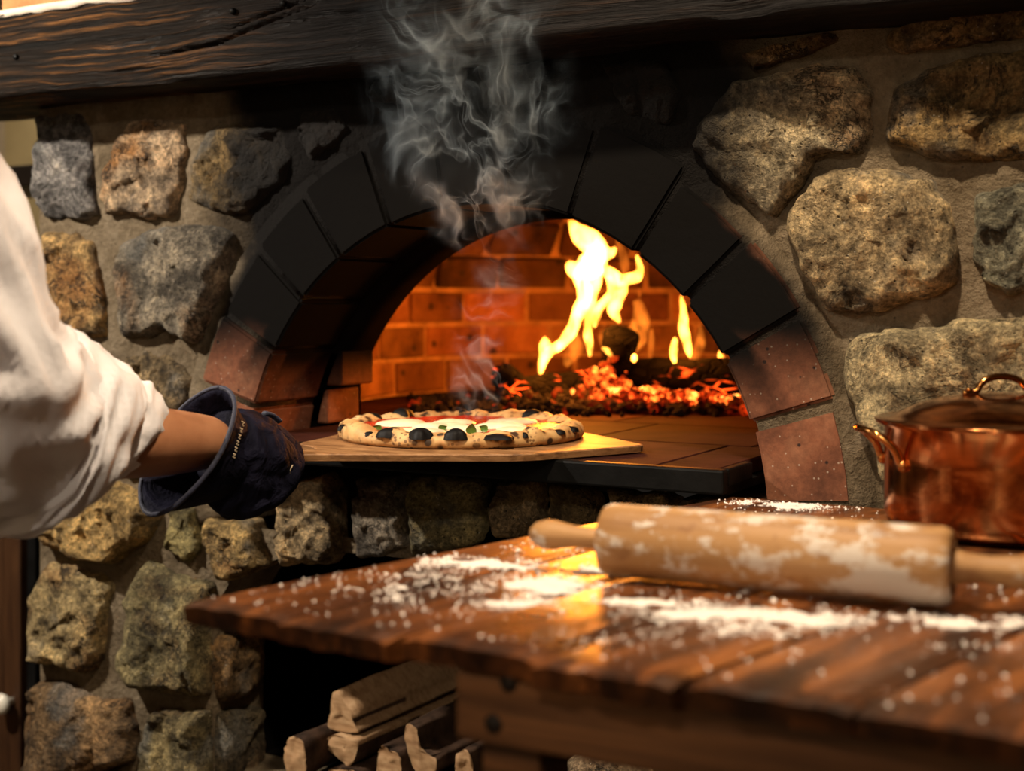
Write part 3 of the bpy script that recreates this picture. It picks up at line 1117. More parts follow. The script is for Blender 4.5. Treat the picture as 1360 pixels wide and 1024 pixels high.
# outer casing of the dome keeps the chamber dark
cv = []
for lo, hi in (((DU - .72, .24, HEARTH - .04), (DU - .66, 1.5, 1.62)), ((DU + .66, .24, HEARTH - .04), (DU + .72, 1.5, 1.62)),
               ((DU - .72, 1.44, HEARTH - .04), (DU + .72, 1.5, 1.62)), ((DU - .72, .24, 1.56), (DU + .72, 1.5, 1.62))):
    box('casing', lo, hi, M['dark'], oven)
bm = bmesh.new()
add_box(bm, (-0.5, -0.5, -0.5), (0.5, 0.5, 0.5), 0.04, 2)
unit = bpy.data.meshes.new('dome_brick_unit')
bm.to_mesh(unit)
bm.free()
unit.materials.append(M['dome'])
ch = 0.0745
for c_ in range(7):
    z0 = HEARTH + c_ * ch
    zc = z0 + ch / 2
    r0, r1 = dome_r(z0), dome_r(z0 + ch)
    lean = math.atan2(r0 - r1, ch)
    rr = (r0 + r1) / 2
    nb_ = max(8, round(2 * PI * rr / 0.175))
    ph = random.uniform(0, 1)
    for k in range(nb_):
        a = 2 * PI * (k + ph) / nb_
        x, y = DU + rr * math.cos(a), DY + rr * math.sin(a)
        if y < 0.42 and math.hypot(max(0, abs(x - AU) - .08), zc - AZ) < AR + .06:
            continue
        if y < 0.30:
            continue
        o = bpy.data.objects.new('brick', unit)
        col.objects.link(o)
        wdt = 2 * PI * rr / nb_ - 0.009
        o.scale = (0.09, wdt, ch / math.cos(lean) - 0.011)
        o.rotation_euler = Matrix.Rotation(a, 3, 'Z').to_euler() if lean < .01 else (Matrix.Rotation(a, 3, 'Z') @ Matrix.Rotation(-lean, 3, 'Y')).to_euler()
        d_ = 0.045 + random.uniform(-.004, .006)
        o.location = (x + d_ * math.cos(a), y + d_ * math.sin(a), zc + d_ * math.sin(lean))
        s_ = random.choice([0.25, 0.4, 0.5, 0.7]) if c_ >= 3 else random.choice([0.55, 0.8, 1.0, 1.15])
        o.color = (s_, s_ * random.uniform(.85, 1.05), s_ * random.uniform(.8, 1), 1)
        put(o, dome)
for p_ in unit.polygons:
    p_.use_smooth = False

# hearth: black steel edge and fire tiles
hearth = box('hearth', (-1.352, -0.085, HEARTH - 0.030), (-0.571, -0.066, HEARTH + 0.0), M['iron'], oven, 0.003)
box('support', (-1.349, -0.064, HEARTH - 0.032), (-0.574, 0.9, HEARTH - 0.022), M['iron'], hearth)
box('support', (DU - .64, 0.15, HEARTH - 0.034), (DU + .64, 1.43, HEARTH - 0.022), M['dark'], hearth)
box('edge_bar', (-1.352, -0.0655, HEARTH - .0215), (-1.340, .02, HEARTH), M['iron'], hearth, .002)
box('edge_bar', (-0.583, -0.0655, HEARTH - .0215), (-0.571, .02, HEARTH), M['iron'], hearth, .002)
ys = [-0.065, 0.19, 0.45, 0.71, 0.97, 1.23, 1.42]
for j in range(len(ys) - 1):
    u = -1.339 if j == 0 else DU - .62
    ue = -0.584 if j == 0 else DU + .62
    first = True
    while u < ue - .01:
        w_ = 0.252
        if first and j % 2 == 0:
            w_ = .17
        first = False
        e = min(u + w_, ue)
        dz = random.uniform(-.0012, 0)
        if j == 0:
            dz = -.0004
        o = box('tile', (u + .0015, ys[j] + .0015, HEARTH - .021), (e - .0015, ys[j + 1] - .0015, HEARTH - .0005 + dz), M['tile'], hearth, .002, 1)
        u = e

# ================================================================== MANTEL BEAM
def beam_obj():
    u0, u1 = -2.45, 0.9
    zb, zt = EYE + 0.325, EYE + 0.462
    yf, yb = -0.12, 0.10
    # cracks along the front, (px, py) polylines
    cracks = []
    for poly, wdt, dep in (([(200, 76), (245, 64), (282, 58), (318, 42), (360, 24), (425, 0)], .0035, .014), ([(300, 37), (355, 15), (410, -5)], .003, .012),
                           ([(120, 70), (165, 60), (215, 48)], .002, .006), ([(430, 22), (520, 8), (620, -8)], .003, .01), ([(360, 35), (450, 12)], .002, .008)):
        cracks.append(([(Wy(a, b, yf).x, Wy(a, b, yf).z) for a, b in poly], wdt, dep))
    knots = [(Wy(283, 38, yf), .035), (Wy(478, 47, yf), .03), (Wy(205, 65, yf), .02)]

    def crack(u, z):
        d = 0.0
        for pl, wd_, dp in cracks:
            for i in range(len(pl) - 1):
                (a, b), (c, e) = pl[i], pl[i + 1]
                if a <= u <= c or c <= u <= a:
                    t = (u - a) / (c - a)
                    q = abs(z - (b + (e - b) * t))
                    k = math.sin(PI * min(max((u - pl[0][0]) / (pl[-1][0] - pl[0][0]), 0), 1)) ** .4 if True else 1
                    d = max(d, dp * k * max(0, 1 - (q / wd_) ** 2))
        return d
    # profile round the section: bottom back -> bottom front -> top front -> top back
    sec = [(yb, zb, 0)]
    for i in range(8):
        sec.append((yb + (yf + .008 - yb) * (i + 1) / 8, zb, 0))
    nfz = 46
    for i in range(1, nfz):
        sec.append((yf, zb + .004 + (zt - zb - .008) * i / nfz, 1))
    for i in range(5):
        sec.append((yf + .008 + (yb - yf - .008) * i / 4, zt, 2))
    nu = 420
    rings = []
    for j in range(nu + 1):
        u = u0 + (u1 - u0) * j / nu
        ring = []
        for (y, z, kind) in sec:
            p = Vector((u, y, z))
            q = Vector((u * 2.2, y * 5, z * 9))
            dn = .006 * noise.noise(q) + .003 * noise.noise(q * 3.1) + .0022 * noise.noise(Vector((u * 9, y * 40, z * 110)))
            if kind == 1:
                edge = min(z - zb, zt - z)
                chip = max(0, noise.noise(Vector((u * 6.5, 3.3, 0 if z < (zb + zt) / 2 else 9))) - .12) * .05 * max(0, 1 - edge / .03)
                p.y += dn + chip + crack(u, z)
                for kp, kr in knots:
                    d = math.hypot(u - kp.x, z - kp.z)
                    if d < kr:
                        p.y += -.003 * (1 - d / kr) + .0015 * math.sin(d * 900)
            elif kind == 0:
                p.z += dn + .008 * noise.noise(Vector((u * 4, 1, 0)))
            else:
                p.z += dn
            p.z += .006 * noise.noise(Vector((u * 1.3, 7, 0)))
            ring.append(p)
        rings.append(ring)
    v, f = loft(rings)
    return mk('mantel_beam', v, f, M['beam'], None)


beam = beam_obj()
tag(beam, 'dark rough-hewn timber mantel beam across the stone wall above the oven', 'beam')
# nail holes
for a, b in ((310, 15), (22, 76), (377, 5)):
    p = Wy(a, b, -.121)
    lathe('nail', [(0, 0), (.005, 0), (.0045, .004), (0, .005)], M['iron'], beam, 12, frame_mat(p, (0, -1, 0)))

# plaster smeared along the top edge of the beam
pv = []
for j in range(90):
    u = -2.3 + 1.0 * j / 89
    w = max(.001, .010 + .012 * noise.noise(Vector((u * 9, 1, 1))) + .006 * noise.noise(Vector((u * 30, 2, 1))))
    zt_ = EYE + .462
    pv.append([Vector((u, -.108, zt_ + .006)), Vector((u, -.1225 + .003 * noise.noise(Vector((u * 20, 0, 0))), zt_ + .001)), Vector((u, -.1235, zt_ - w)), Vector((u, -.112, zt_ - w)), Vector((u, -.10, zt_ - .004))])
v, f = loft(pv)
mk('plaster_smear', v, f, M['plaster'], beam)
# brickwork standing on the beam
chim = box('wall_upper', (-1.86, -0.045, EYE + .468), (0.9, 0.1, 2.6), M['plaster'])
tag(chim, 'plastered chimney wall of orange bricks above the mantel beam', None, None, 'structure')
for r in range(3):
    u = -1.855 - (.06 if r % 2 else 0)
    while u < -.9:
        box('brick', (max(u, -1.855) + .005, -.056, EYE + .474 + r * .075), (u + .205, -.03, EYE + .474 + r * .075 + .065), M['orangebrick'], chim, .004)
        u += .215

# ================================================================== WORK TABLE
tab = empty('work_table', (-0.2, -0.4, 0.0))
tag(tab, 'dark stained plank work table dusted with flour in front of the oven', 'table')
ANG = math.radians(12.5)
TD = Vector((math.sin(ANG), math.cos(ANG)))
THK = 0.021


def front_y(u):
    return -0.800 - 0.045 * (u + .75)


def front_u_at(u, y):         # follow a seam from its front end to depth y
    return u + (y - front_y(u)) * math.tan(ANG)


seams = [-0.751, -0.648, -0.544, -0.428, -0.325, -0.217, -0.06, 0.10, 0.27, 0.42]
YB = -0.052
for i in range(len(seams) - 1):
    a, b = seams[i] + .0012, seams[i + 1] - .0012
    if i == 4 or i == 2:
        a += .001
    nx, ny = 8, 64
    dz = random.uniform(-.0012, .0012)
    ex = random.uniform(-.006, .006) if i else 0
    top, bot = [], []
    for jy in range(ny + 1):
        rowt, rowb = [], []
        for ix in range(nx + 1):
            s = a + (b - a) * ix / nx
            y0 = front_y(s) + ex
            y = y0 + (YB - y0) * jy / ny
            u = s + (y - front_y(s)) * math.tan(ANG)
            e = min(ix, nx - ix)
            rnd_ = (.0022 if e == 0 else 0)
            fr = .0035 if jy == 0 else (.0008 if jy == 1 else 0)
            wear = .0016 * noise.noise(Vector((u * 30, y * 6, i))) + .001 * noise.noise(Vector((u * 80, y * 40, i)))
            jag = .005 * noise.noise(Vector((u * 55, 2.0, i))) + .003 * noise.noise(Vector((u * 140, 5.0, i))) if jy == 0 else 0
            rowt.append(Vector((u, y + jag, TABLE + dz * .6 - rnd_ - fr + wear * .5)))
            rowb.append(Vector((u, y + jag * 1.2 + (.003 if jy == 0 else 0), TABLE - THK + (.002 if jy == 0 else 0))))
        top.append(rowt)
        bot.append(rowb)
    vv, ff = [], []
    W_ = nx + 1
    for row in top:
        vv += row
    nb0 = len(vv)
    for row in bot:
        vv += row
    for jy in range(ny):
        for ix in range(nx):
            q = jy * W_ + ix
            ff.append((q, q + 1, q + W_ + 1, q + W_))
            ff.append((nb0 + q, nb0 + q + W_, nb0 + q + W_ + 1, nb0 + q + 1))
    for ix in range(nx):
        ff.append((ix, nb0 + ix, nb0 + ix + 1, ix + 1))
        q = ny * W_ + ix
        ff.append((q, q + 1, nb0 + q + 1, nb0 + q))
    for jy in range(ny):
        q = jy * W_
        ff.append((q, q + W_, nb0 + q + W_, nb0 + q))
        q = jy * W_ + nx
        ff.append((q, nb0 + q, nb0 + q + W_, q + W_))
    o = mk('plank', vv, ff, M['table'], tab, False)
ap_y = -0.800
box('apron', (-0.4975, ap_y, TABLE - .068), (0.40, ap_y + .022, TABLE - THK - .0012), M['apron'], tab, .002)
box('apron', (-0.487, ap_y + .0225, TABLE - .066), (-0.466, -.13, TABLE - THK - .0012), M['apron'], tab, .002)
box('apron', (-0.4975, -.1295, TABLE - .066), (0.40, -.108, TABLE - THK - .0012), M['apron'], tab, .002)
for lx in (-0.484, 0.34):
    for ly in (ap_y + .012, -.165):
        box('leg', (lx, ly, 0.001), (lx + .046, ly + .046, TABLE - THK - .0015), M['apron'], tab, .003)
for px, py in ((675, 907), (655, 962)):
    p = Wy(px, py, ap_y)
    lathe('knot', [(0, 0), (.007, 0), (.005, .0012), (0, .0015)], M['blackwood'], tab, 16, frame_mat(p, (0, -1, 0)))

# ---- flour on the table
fv, ff = [], []
rf = random.Random(11)
OCT = [(1, 0, 0), (0, 1, 0), (-1, 0, 0), (0, -1, 0), (0, 0, 1)]


def grain(x, y, r, h):
    b = len(fv)
    a0 = rf.uniform(0, 6.28)
    for k in range(5):
        a = a0 + k * 2 * PI / 5
        rr = r * rf.uniform(.7, 1.25)
        fv.append((x + rr * math.cos(a), y + rr * math.sin(a), TABLE - .0002))
    fv.append((x, y, TABLE + h))
    for k in range(5):
        ff.append((b + k, b + (k + 1) % 5, b + 5))


PATCH = [(600, 745, 60, 8, 1.0), (640, 748, 90, 7, 1.6), (720, 775, 70, 12, 2.0), (690, 800, 60, 8, .8), (560, 760, 60, 10, .5), (520, 785, 60, 12, .3),
         (850, 800, 90, 10, 2.0), (960, 815, 130, 9, 3.2), (1050, 822, 90, 9, 2.0), (1000, 836, 90, 9, .8), (1280, 828, 60, 6, 1.6), (1200, 826, 80, 10, .9),
         (1310, 862, 40, 8, .25), (900, 845, 200, 18, .5), (1050, 672, 50, 5, 2.0), (1000, 668, 30, 4, 1.0), (1110, 668, 40, 5, .5), (430, 770, 120, 16, .2),
         (800, 780, 300, 40, 1.2), (640, 790, 160, 30, .5), (740, 725, 60, 10, .4), (1330, 826, 30, 6, .8), (780, 758, 60, 6, 1.0)]
def on_table(p):
    if not (-.75 < p.x < .4 and front_y(p.x) + .012 < p.y < YB - .004):
        return False
    s = p.x - (p.y - front_y(p.x)) * math.tan(ANG)
    pq = W(1331, 400, 1.385)
    if math.hypot(p.x - pq.x, p.y - pq.y) < .128:
        return False
    return s > -.745


for px, py, sx, sy, wgt in PATCH:
    for _ in range(int(420 * wgt)):
        x = rf.gauss(px, sx * .55)
        y = rf.gauss(py, sy * .55)
        if y < 640:
            continue
        p = Wz(x, y, TABLE)
        if not on_table(p):
            continue
        if fbm(Vector((p.x * 30, p.y * 30, 1)), 3) < -.12:
            continue
        big = rf.random()
        r = .0006 + .0011 * big * big + (.0016 if big > .985 else 0)
        grain(p.x, p.y, r, r * .8)
for _ in range(1300):
    p = Vector((rf.uniform(-.74, .1), rf.uniform(-.82, -.06), 0))
    if on_table(p):
        r = rf.choice([.0005, .0006, .0008, .0012, .0018])
        grain(p.x, p.y, r, r * .9)
# soft drifts of flour
for px, py, sx, sy, hh in ((640, 748, 75, 6, .002), (725, 777, 62, 10, .0025), (600, 745, 40, 5, .0015), (960, 816, 135, 8, .003), (850, 800, 70, 8, .002), (1060, 823, 70, 7, .002),
                           (1275, 829, 50, 5, .002), (1045, 671, 45, 4, .002), (690, 802, 40, 5, .0015), (780, 757, 45, 4, .0015), (1335, 829, 24, 4, .0015)):
    c = Wz(px, py, TABLE)
    ax = Wz(px + sx, py + sx * .03, TABLE) - c
    ay = Wz(px, py + sy, TABLE) - c
    N = 26
    base = len(fv)
    idx = {}
    for i in range(N + 1):
        for j in range(N + 1):
            a, b = i / N * 2 - 1, j / N * 2 - 1
            p = c + ax * a * 1.25 + ay * b * 1.25
            d = a * a + b * b
            hgt = hh * (math.exp(-2.2 * d) * 1.6 - .62 + 1.05 * fbm(Vector((p.x * 55, p.y * 55, px)), 4) + .25 * noise.noise(Vector((p.x * 300, p.y * 300, 0))))
            idx[i, j] = len(fv)
            fv.append((p.x, p.y, TABLE - .0008 + max(-.0004, hgt)))
    for i in range(N):
        for j in range(N):
            q = (idx[i, j], idx[i + 1, j], idx[i + 1, j + 1], idx[i, j + 1])
            if max(fv[k][2] for k in q) > TABLE - .0006 and all(on_table(Vector(fv[k])) for k in q):
                ff.append(q)
flour = mk('flour', fv, ff, M['flour'], None, True)
tag(flour, 'white flour scattered and drifted over the dark table planks', 'flour', None, 'stuff')

# ================================================================== ROLLING PIN
pin = empty('rolling_pin', (0, 0, 0))
RB = 0.0305
pl = Wz(803, 765, TABLE)
pr = Wz(1266, 808, TABLE)
ax = (pr - pl)
L = ax.length
axn = ax.normalized()
base = pl + Vector((0, 0, RB + .0012))
pin.location = ((pl + pr) / 2).x, ((pl + pr) / 2).y, TABLE
tag(pin, 'floury pale wooden rolling pin lying on the dark table', 'rolling pin')
PM = frame_mat(base, axn)
prof = [(0, 0), (.024, 0), (.0285, .0022), (RB, .007)] + [(RB, .007 + (L - .014) * i / 20) for i in range(1, 20)] + [(RB, L - .007), (.0285, L - .0022), (.0265, L), (.023, L + .0005), (.0225, L - .003), (0, L - .003)]
brl = lathe('barrel', prof, M['pin'], None, 64, Matrix.Identity(4))
brl.color = (1, 1, 1, 1)
brl.parent = pin
brl.matrix_local = Matrix.Translation(-pin.location) @ PM
h = [(.0075, 0), (.0085, .012), (.0095, .03), (.0125, .046), (.0128, .055), (.0105, .064), (.005, .070), (0, .071)]
hl = lathe('handle', [(0, .0)] + h, M['pin'], None, 32)
hl.color = (1, 1, 1, .2)
hl.parent = pin
hl.matrix_local = Matrix.Translation(-pin.location) @ PM @ Matrix.Translation((0, 0, .001)) @ Matrix.Rotation(PI, 4, 'X')
h2 = [(.0125, 0), (.0135, .006), (.0115, .012), (.0105, .03), (.013, .06), (.0155, .085), (.015, .10), (.010, .112), (0, .115)]
hr = lathe('handle', [(0, .0)] + h2, M['pin'], None, 32)
hr.color = (1, 1, 1, .0)
hr.parent = pin
hr.matrix_local = Matrix.Translation(-pin.location) @ PM @ Matrix.Translation((0, 0, L - .003))

# ================================================================== COPPER POT
pc = W(1331, 400, 1.385)
pot = empty('copper_pot', (pc.x, pc.y, TABLE))
tag(pot, 'lidded copper cooking pot with bronze handles on the table by the wall', 'pot')
PB = Matrix.Translation((pc.x, pc.y, TABLE + .0012))
PR, PH = 0.1165, 0.109
lathe('body', [(0, 0), (.095, 0), (.106, .002), (.1135, .008), (PR, .018), (PR, .04), (PR, .07), (PR, PH - .004), (PR + .008, PH), (PR + .008, PH + .0018),
               (PR - .001, PH + .0005), (PR - .003, PH - .01), (PR - .003, .02), (.10, .006), (0, .005)], M['copper'], pot, 96, PB)
lid = lathe('lid', [(0, PH + .031), (.03, PH + .0302), (.06, PH + .0255), (.085, PH + .018), (.104, PH + .009), (.111, PH + .0048), (PR + .009, PH + .0042), (PR + .0102, PH + .003),
                    (PR + .009, PH + .0022), (.113, PH + .0022), (.1115, PH + .003), (.08, PH + .016), (.04, PH + .0255), (0, PH + .028)], M['copper'], pot, 96, PB)
# lid handle: strap arch
hd = RGT
c0 = Vector((pc.x, pc.y, TABLE + PH + .0012))
pts = []
for x, z in ((-.040, .0305), (-.030, .0312), (-.0255, .034), (-.0225, .039), (-.016, .0445), (-.006, .0475), (.006, .0475), (.016, .0445), (.0225, .039), (.0255, .034), (.030, .0312), (.040, .0305)):
    pts.append(c0 + hd * x + Vector((0, 0, z)))
pts = spline([tuple(p) for p in pts], 5)
tube('lid_handle', pts, [.0036] * len(pts), M['brass'], lid, 12, 1.0)
for s in (-1, 1):
    lathe('rivet', [(0, 0), (.004, 0), (.003, .0025), (0, .0032)], M['brass'], lid, 12, Matrix.Translation(c0 + hd * (.034 * s) + Vector((0, 0, .0335))))
for s in (-1, 1):
    hdl = []
    zz = TABLE + PH - .012
    out_d = hd * s
    fw = FWD
    for o_, w_, z_ in ((.001, -.036, -.030), (.004, -.036, -.022), (.010, -.035, -.008), (.022, -.028, .004), (.029, -.012, .008), (.030, .0, .0085), (.029, .012, .008), (.022, .028, .004), (.010, .035, -.008), (.004, .036, -.022), (.001, .036, -.030)):
        rr_ = math.sqrt(max(0, PR ** 2 - w_ ** 2))
        hdl.append(Vector((pc.x, pc.y, zz)) + out_d * (rr_ + o_) + fw * w_ + Vector((0, 0, z_)))
    hp = spline([tuple(p) for p in hdl], 5)
    sh = tube('side_handle', hp, [.0042] * len(hp), M['brass'], pot, 12)
    for w_ in (-.036, .036):
        rr_ = math.sqrt(PR ** 2 - w_ ** 2)
        nrm = (out_d * rr_ + fw * w_).normalized()
        lathe('rivet', [(0, 0), (.0065, 0), (.006, .004), (.003, .0065), (0, .007)], M['brass'], sh, 14, frame_mat(Vector((pc.x, pc.y, zz - .026)) + out_d * rr_ + fw * w_, nrm))

# ================================================================== PEEL AND PIZZA
PZ = HEARTH + .0102
outl = [(-.335, 1.682), (-.24, 1.686), (-.19, 1.686), (-.10, 1.684), (.0, 1.684), (.05, 1.705), (.155, 1.775), (.172, 1.795), (.168, 1.815), (.115, 1.94), (.06, 2.04), (.0, 2.09), (-.08, 2.10),
        (-.17, 2.07), (-.23, 1.99), (-.268, 1.87), (-.283, 1.825), (-.280, 1.803), (-.262, 1.775), (-.255, 1.745), (-.275, 1.724), (-.335, 1.712)]
op = spline([p for p in outl], 4)
ot = [C(x, Z, HEARTH + .0002) for x, Z in op]
cen = sum(ot, Vector()) / len(ot)
rings = []
for zz, ins in ((HEARTH + .0002, .003), (HEARTH + .0012, .0005), (HEARTH + .0085, 0.0), (PZ - .0004, .0015), (PZ, .003)):
    rings.append([Vector((p.x, p.y, zz)) - (Vector((p.x, p.y, 0)) - Vector((cen.x, cen.y, 0))).normalized() * ins for p in ot])
v, f = loft(rings)
peel = mk('pizza_peel', v, f, M['peel'], None, False)
tag(peel, 'wooden pizza peel carrying the pizza over the hearth edge', 'peel')
# handle continuing into the glove and behind it
hp = [C(-.325, 1.697, HEARTH + .0055), C(-.37, 1.68, HEARTH + .006), C(-.42, 1.655, HEARTH + .006), C(-.50, 1.60, HEARTH + .005)]
hp = spline([tuple(p) for p in hp], 5)
tube('handle', hp, [.013] * len(hp), M['peel'], peel, 12, .5)

PCX, PCZ, PRR = -.072, 1.90, .172
pcw = C(PCX, PCZ, PZ)
pizza = empty('pizza', pcw)
tag(pizza, 'round pizza with leopard-spotted crust, tomato, mozzarella and basil on the peel', 'pizza')


def pz(ang, r, z):     # ang: 0 = picture right, 90 = towards the camera
    return C(PCX + r * math.cos(ang), PCZ - r * math.sin(ang), PZ + z)


NA = 160
rings = []
prof_c = [(-.0335, .004), (-.032, .011), (-.026, .0175), (-.016, .0225), (-.006, .023), (.002, .019), (.006, .012), (.0055, .005), (.001, .0006), (-.016, .0006), (-.030, .0012)]
prof_s = []
m_ = len(prof_c)
for i in range(m_):
    a, b = prof_c[i], prof_c[(i + 1) % m_]
    prof_s += [a, ((a[0] + b[0]) / 2, (a[1] + b[1]) / 2)]
for k in range(NA):
    a = 2 * PI * k / NA
    q = Vector((math.cos(a) * 2.2, math.sin(a) * 2.2, 0))
    fat = 1 + .26 * noise.noise(q * 1.6) + .2 * noise.noise(q * 4 + Vector((3, 1, 1)))
    hgt = (.97 - .06 * math.sin(a)) + .3 * noise.noise(q * 1.9 + Vector((9, 2, 0))) + .22 * noise.noise(q * 5)
    rad = PRR - .006 + .005 * noise.noise(q * .9 + Vector((0, 0, 5)))
    ring = []
    for dr, z in prof_s:
        p = pz(a, rad + dr * fat, max(.0004, z * hgt))
        if z > .003:
            p += Vector((0, 0, 1)) * .0016 * noise.noise(p * 95) + (p - pcw).normalized() * .0016 * noise.noise(p * 80 + Vector((4, 0, 0)))
        ring.append(p)
    rings.append(ring)
rings.append(rings[0])
v, f = loft(rings, False, False)
crust = mk('crust', v, f, M['crust'], pizza)
sv = [pz(0, 0, .011)]
sf = []
for r in range(1, 13):
    for k in range(64):
        a = 2 * PI * k / 64
        rr = (PRR - .031) * r / 12
        p = pz(a, rr, .0135 + .0012 * fbm(Vector((math.cos(a) * rr * 60, math.sin(a) * rr * 60, 2)), 3) + .004 * (r / 12) ** 6)
        sv.append(p)
for k in range(64):
    sf.append((0, 1 + k, 1 + (k + 1) % 64))
for r in range(11):
    for k in range(64):
        a, b = 1 + r * 64 + k, 1 + r * 64 + (k + 1) % 64
        sf.append((a, a + 64, b + 64, b))
mk('sauce', sv, sf, M['sauce'], pizza)
rz = random.Random(5)


def blob(name, a, r, w, d, h, mat, lift=.010, flatness=.0, parent=pizza, seed=0):
    vv, ff = [], []
    nr, ns = 7, 22
    c = pz(a, r, lift)
    for i in range(nr + 1):
        t = i / nr
        for k in range(ns if i else 1):
            an = 2 * PI * k / ns
            lob = 1 + .5 * noise.noise(Vector((math.cos(an) * 1.3, math.sin(an) * 1.3, seed * 3.7)))
            x, y = math.cos(an) * w * t * lob, math.sin(an) * d * t * lob
            z = h * (max(0, 1 - t * t)) ** .5 + .0008 * noise.noise(Vector((x * 150, y * 150, seed)))
            p = c + RGT * x - FWD * y
            vv.append(Vector((p.x, p.y, p.z + z)))
    for k in range(ns):
        ff.append((0, 1 + k, 1 + (k + 1) % ns))
    for i in range(nr - 1):
        for k in range(ns):
            q, q2 = 1 + i * ns + k, 1 + i * ns + (k + 1) % ns
            ff.append((q, q + ns, q2 + ns, q2))
    return mk(name, vv, ff, mat, parent)


for i, (a, r, w, d, h_) in enumerate(((200, .085, .04, .026, .0085), (90, .055, .038, .026, .008), (255, .05, .03, .022, .007), (10, .055, .036, .026, .008), (320, .10, .034, .022, .007), (150, .045, .03, .022, .008),
                                      (45, .10, .03, .02, .007), (120, .105, .034, .018, .0075), (180, .02, .03, .02, .007))):
    blob('mozzarella', math.radians(a), r, w, d, h_, M['cheese'], .0135, seed=i)
# char blisters on the rim: (px, front?, width, height)
CH = [(523, 1, .013, .011), (567, 1, .014, .013), (613, 1, .013, .013), (668, 1, .020, .006), (512, 0, .015, .013), (468, 0, .012, .010), (452, 1, .008, .008), (569, 0, .008, .007), (590, 0, .007, .007),
      (608, 0, .009, .009), (653, 0, .007, .006), (685, 0, .010, .008), (722, 0, .014, .012), (748, 1, .009, .006), (766, 1, .008, .007), (700, 1, .006, .006), (495, 1, .006, .005), (545, 1, .005, .004)]
for i, (px, fr, w, h_) in enumerate(CH):
    s = (px - 612) / 168.0
    s = max(-.985, min(.985, s))
    a = math.acos(s)
    if not fr:
        a = -a
    rr = PRR - (.006 if fr else .016)
    zz = .013 if fr else .016
    bl = blob('char_blister', a, rr, w * 1.15, w * .95, h_ * 1.1, M['char'], zz, seed=20 + i)
for i, (px, r, an) in enumerate(((629, .10, 90), (509, .08, 160), (588, .07, 100), (648, .06, 60))):
    s = (px - 612) / 1800 * 1.85
    cpt = C(PCX + s, PCZ - (.10 if i == 0 else .07), PZ + .0165)
    ln, wd_ = (.017, .008) if i == 0 else (.013, .006)
    vv, ff = [], []
    n_l = 8
    up = Vector((.15, 0, .75)) if i == 0 else Vector((.5 * (-1) ** i, .2, .25))
    d1 = (RGT * up.x + FWD * up.y + Vector((0, 0, up.z))).normalized()
    sd = d1.cross(FWD).normalized()
    nn_ = d1.cross(sd)
    for side in (0, 1):
        for j in range(n_l + 1):
            t = j / n_l
            w2 = wd_ * math.sin(PI * t ** .8) * (1 - .2 * t)
            for k in (-1, -.5, 0, .5, 1):
                vv.append(cpt + d1 * (t * ln - ln * .3) + sd * (w2 * k) + nn_ * (.0022 * k * k + .003 * t * t + side * .0006))
    for side in (0, 1):
        for j in range(n_l):
            for k in range(4):
                q = side * (n_l + 1) * 5 + j * 5 + k
                ff.append((q, q + 1, q + 6, q + 5))
    mk('basil_leaf', vv, ff, M['basil'], pizza)

# ================================================================== FIRE
def log_obj(name, a, b, ra, rb, mat, label, cat, group=None, seed=0, n=18, segs=14, end=None):
    a, b = Vector(a), Vector(b)
    path = [a + (b - a) * i / segs for i in range(segs + 1)]
    rad = [ra + (rb - ra) * i / segs for i in range(segs + 1)]

    def wob(i, ang, p):
        return 1 + .16 * noise.noise(Vector((math.cos(ang) * 1.2, math.sin(ang) * 1.2, i * .25 + seed * 5))) + .07 * noise.noise(Vector((math.cos(ang) * 4, math.sin(ang) * 4, i * .7 + seed)))
    rings = tube_rings(path, rad, n, wob=wob)
    d = (b - a).normalized()
    rings = [[p + (rings[0][0] - p) * 0 - d * 0 for p in [a + (q - a) * .8 - d * ra * .12 for q in rings[0]]]] + rings + [[b + (q - b) * .8 + d * rb * .12 for q in rings[-1]]]
    v, f = loft(rings)
    o = mk(name, v, f, mat, None)
    if label:
        tag(o, label, cat, group)
    return o


log_obj('burning_log', W(812, 499, 2.60), W(1045, 500, 2.42), .031, .033, M['charlog'], 'long charred log glowing underneath on the ember bed', 'log', 'burning logs', 1, 22, 22)
log_obj('burning_log', W(688, 520, 2.50), W(772, 512, 2.62), .027, .030, M['charlog'], 'short black log below the left edge of the tall flame', 'log', 'burning logs', 2)
log_obj('burning_log', W(826, 446, 2.52), W(806, 526, 2.60), .034, .026, M['charlog'], 'upright charred log stub standing amid the flames', 'log', 'burning logs', 3)
log_obj('burning_log', W(668, 498, 2.56), W(700, 524, 2.48), .026, .022, M['charlog'], 'smouldering black chunk at the end of the fire behind the pizza', 'log', 'burning logs', 4)
log_obj('burning_log', W(760, 512, 2.7), W(850, 500, 2.66), .028, .026, M['charlog'], 'half burnt log behind the upright stub', 'log', 'burning logs', 5)

ev, ef, heat = [], [], []
re_ = random.Random(21)
ICO = [Vector(p).normalized() for p in ((1, 1, 1), (1, -1, -1), (-1, 1, -1), (-1, -1, 1), (1, 0, 0), (0, 1, 0), (-1, 0, 0), (0, -1, 0), (0, 0, 1))]


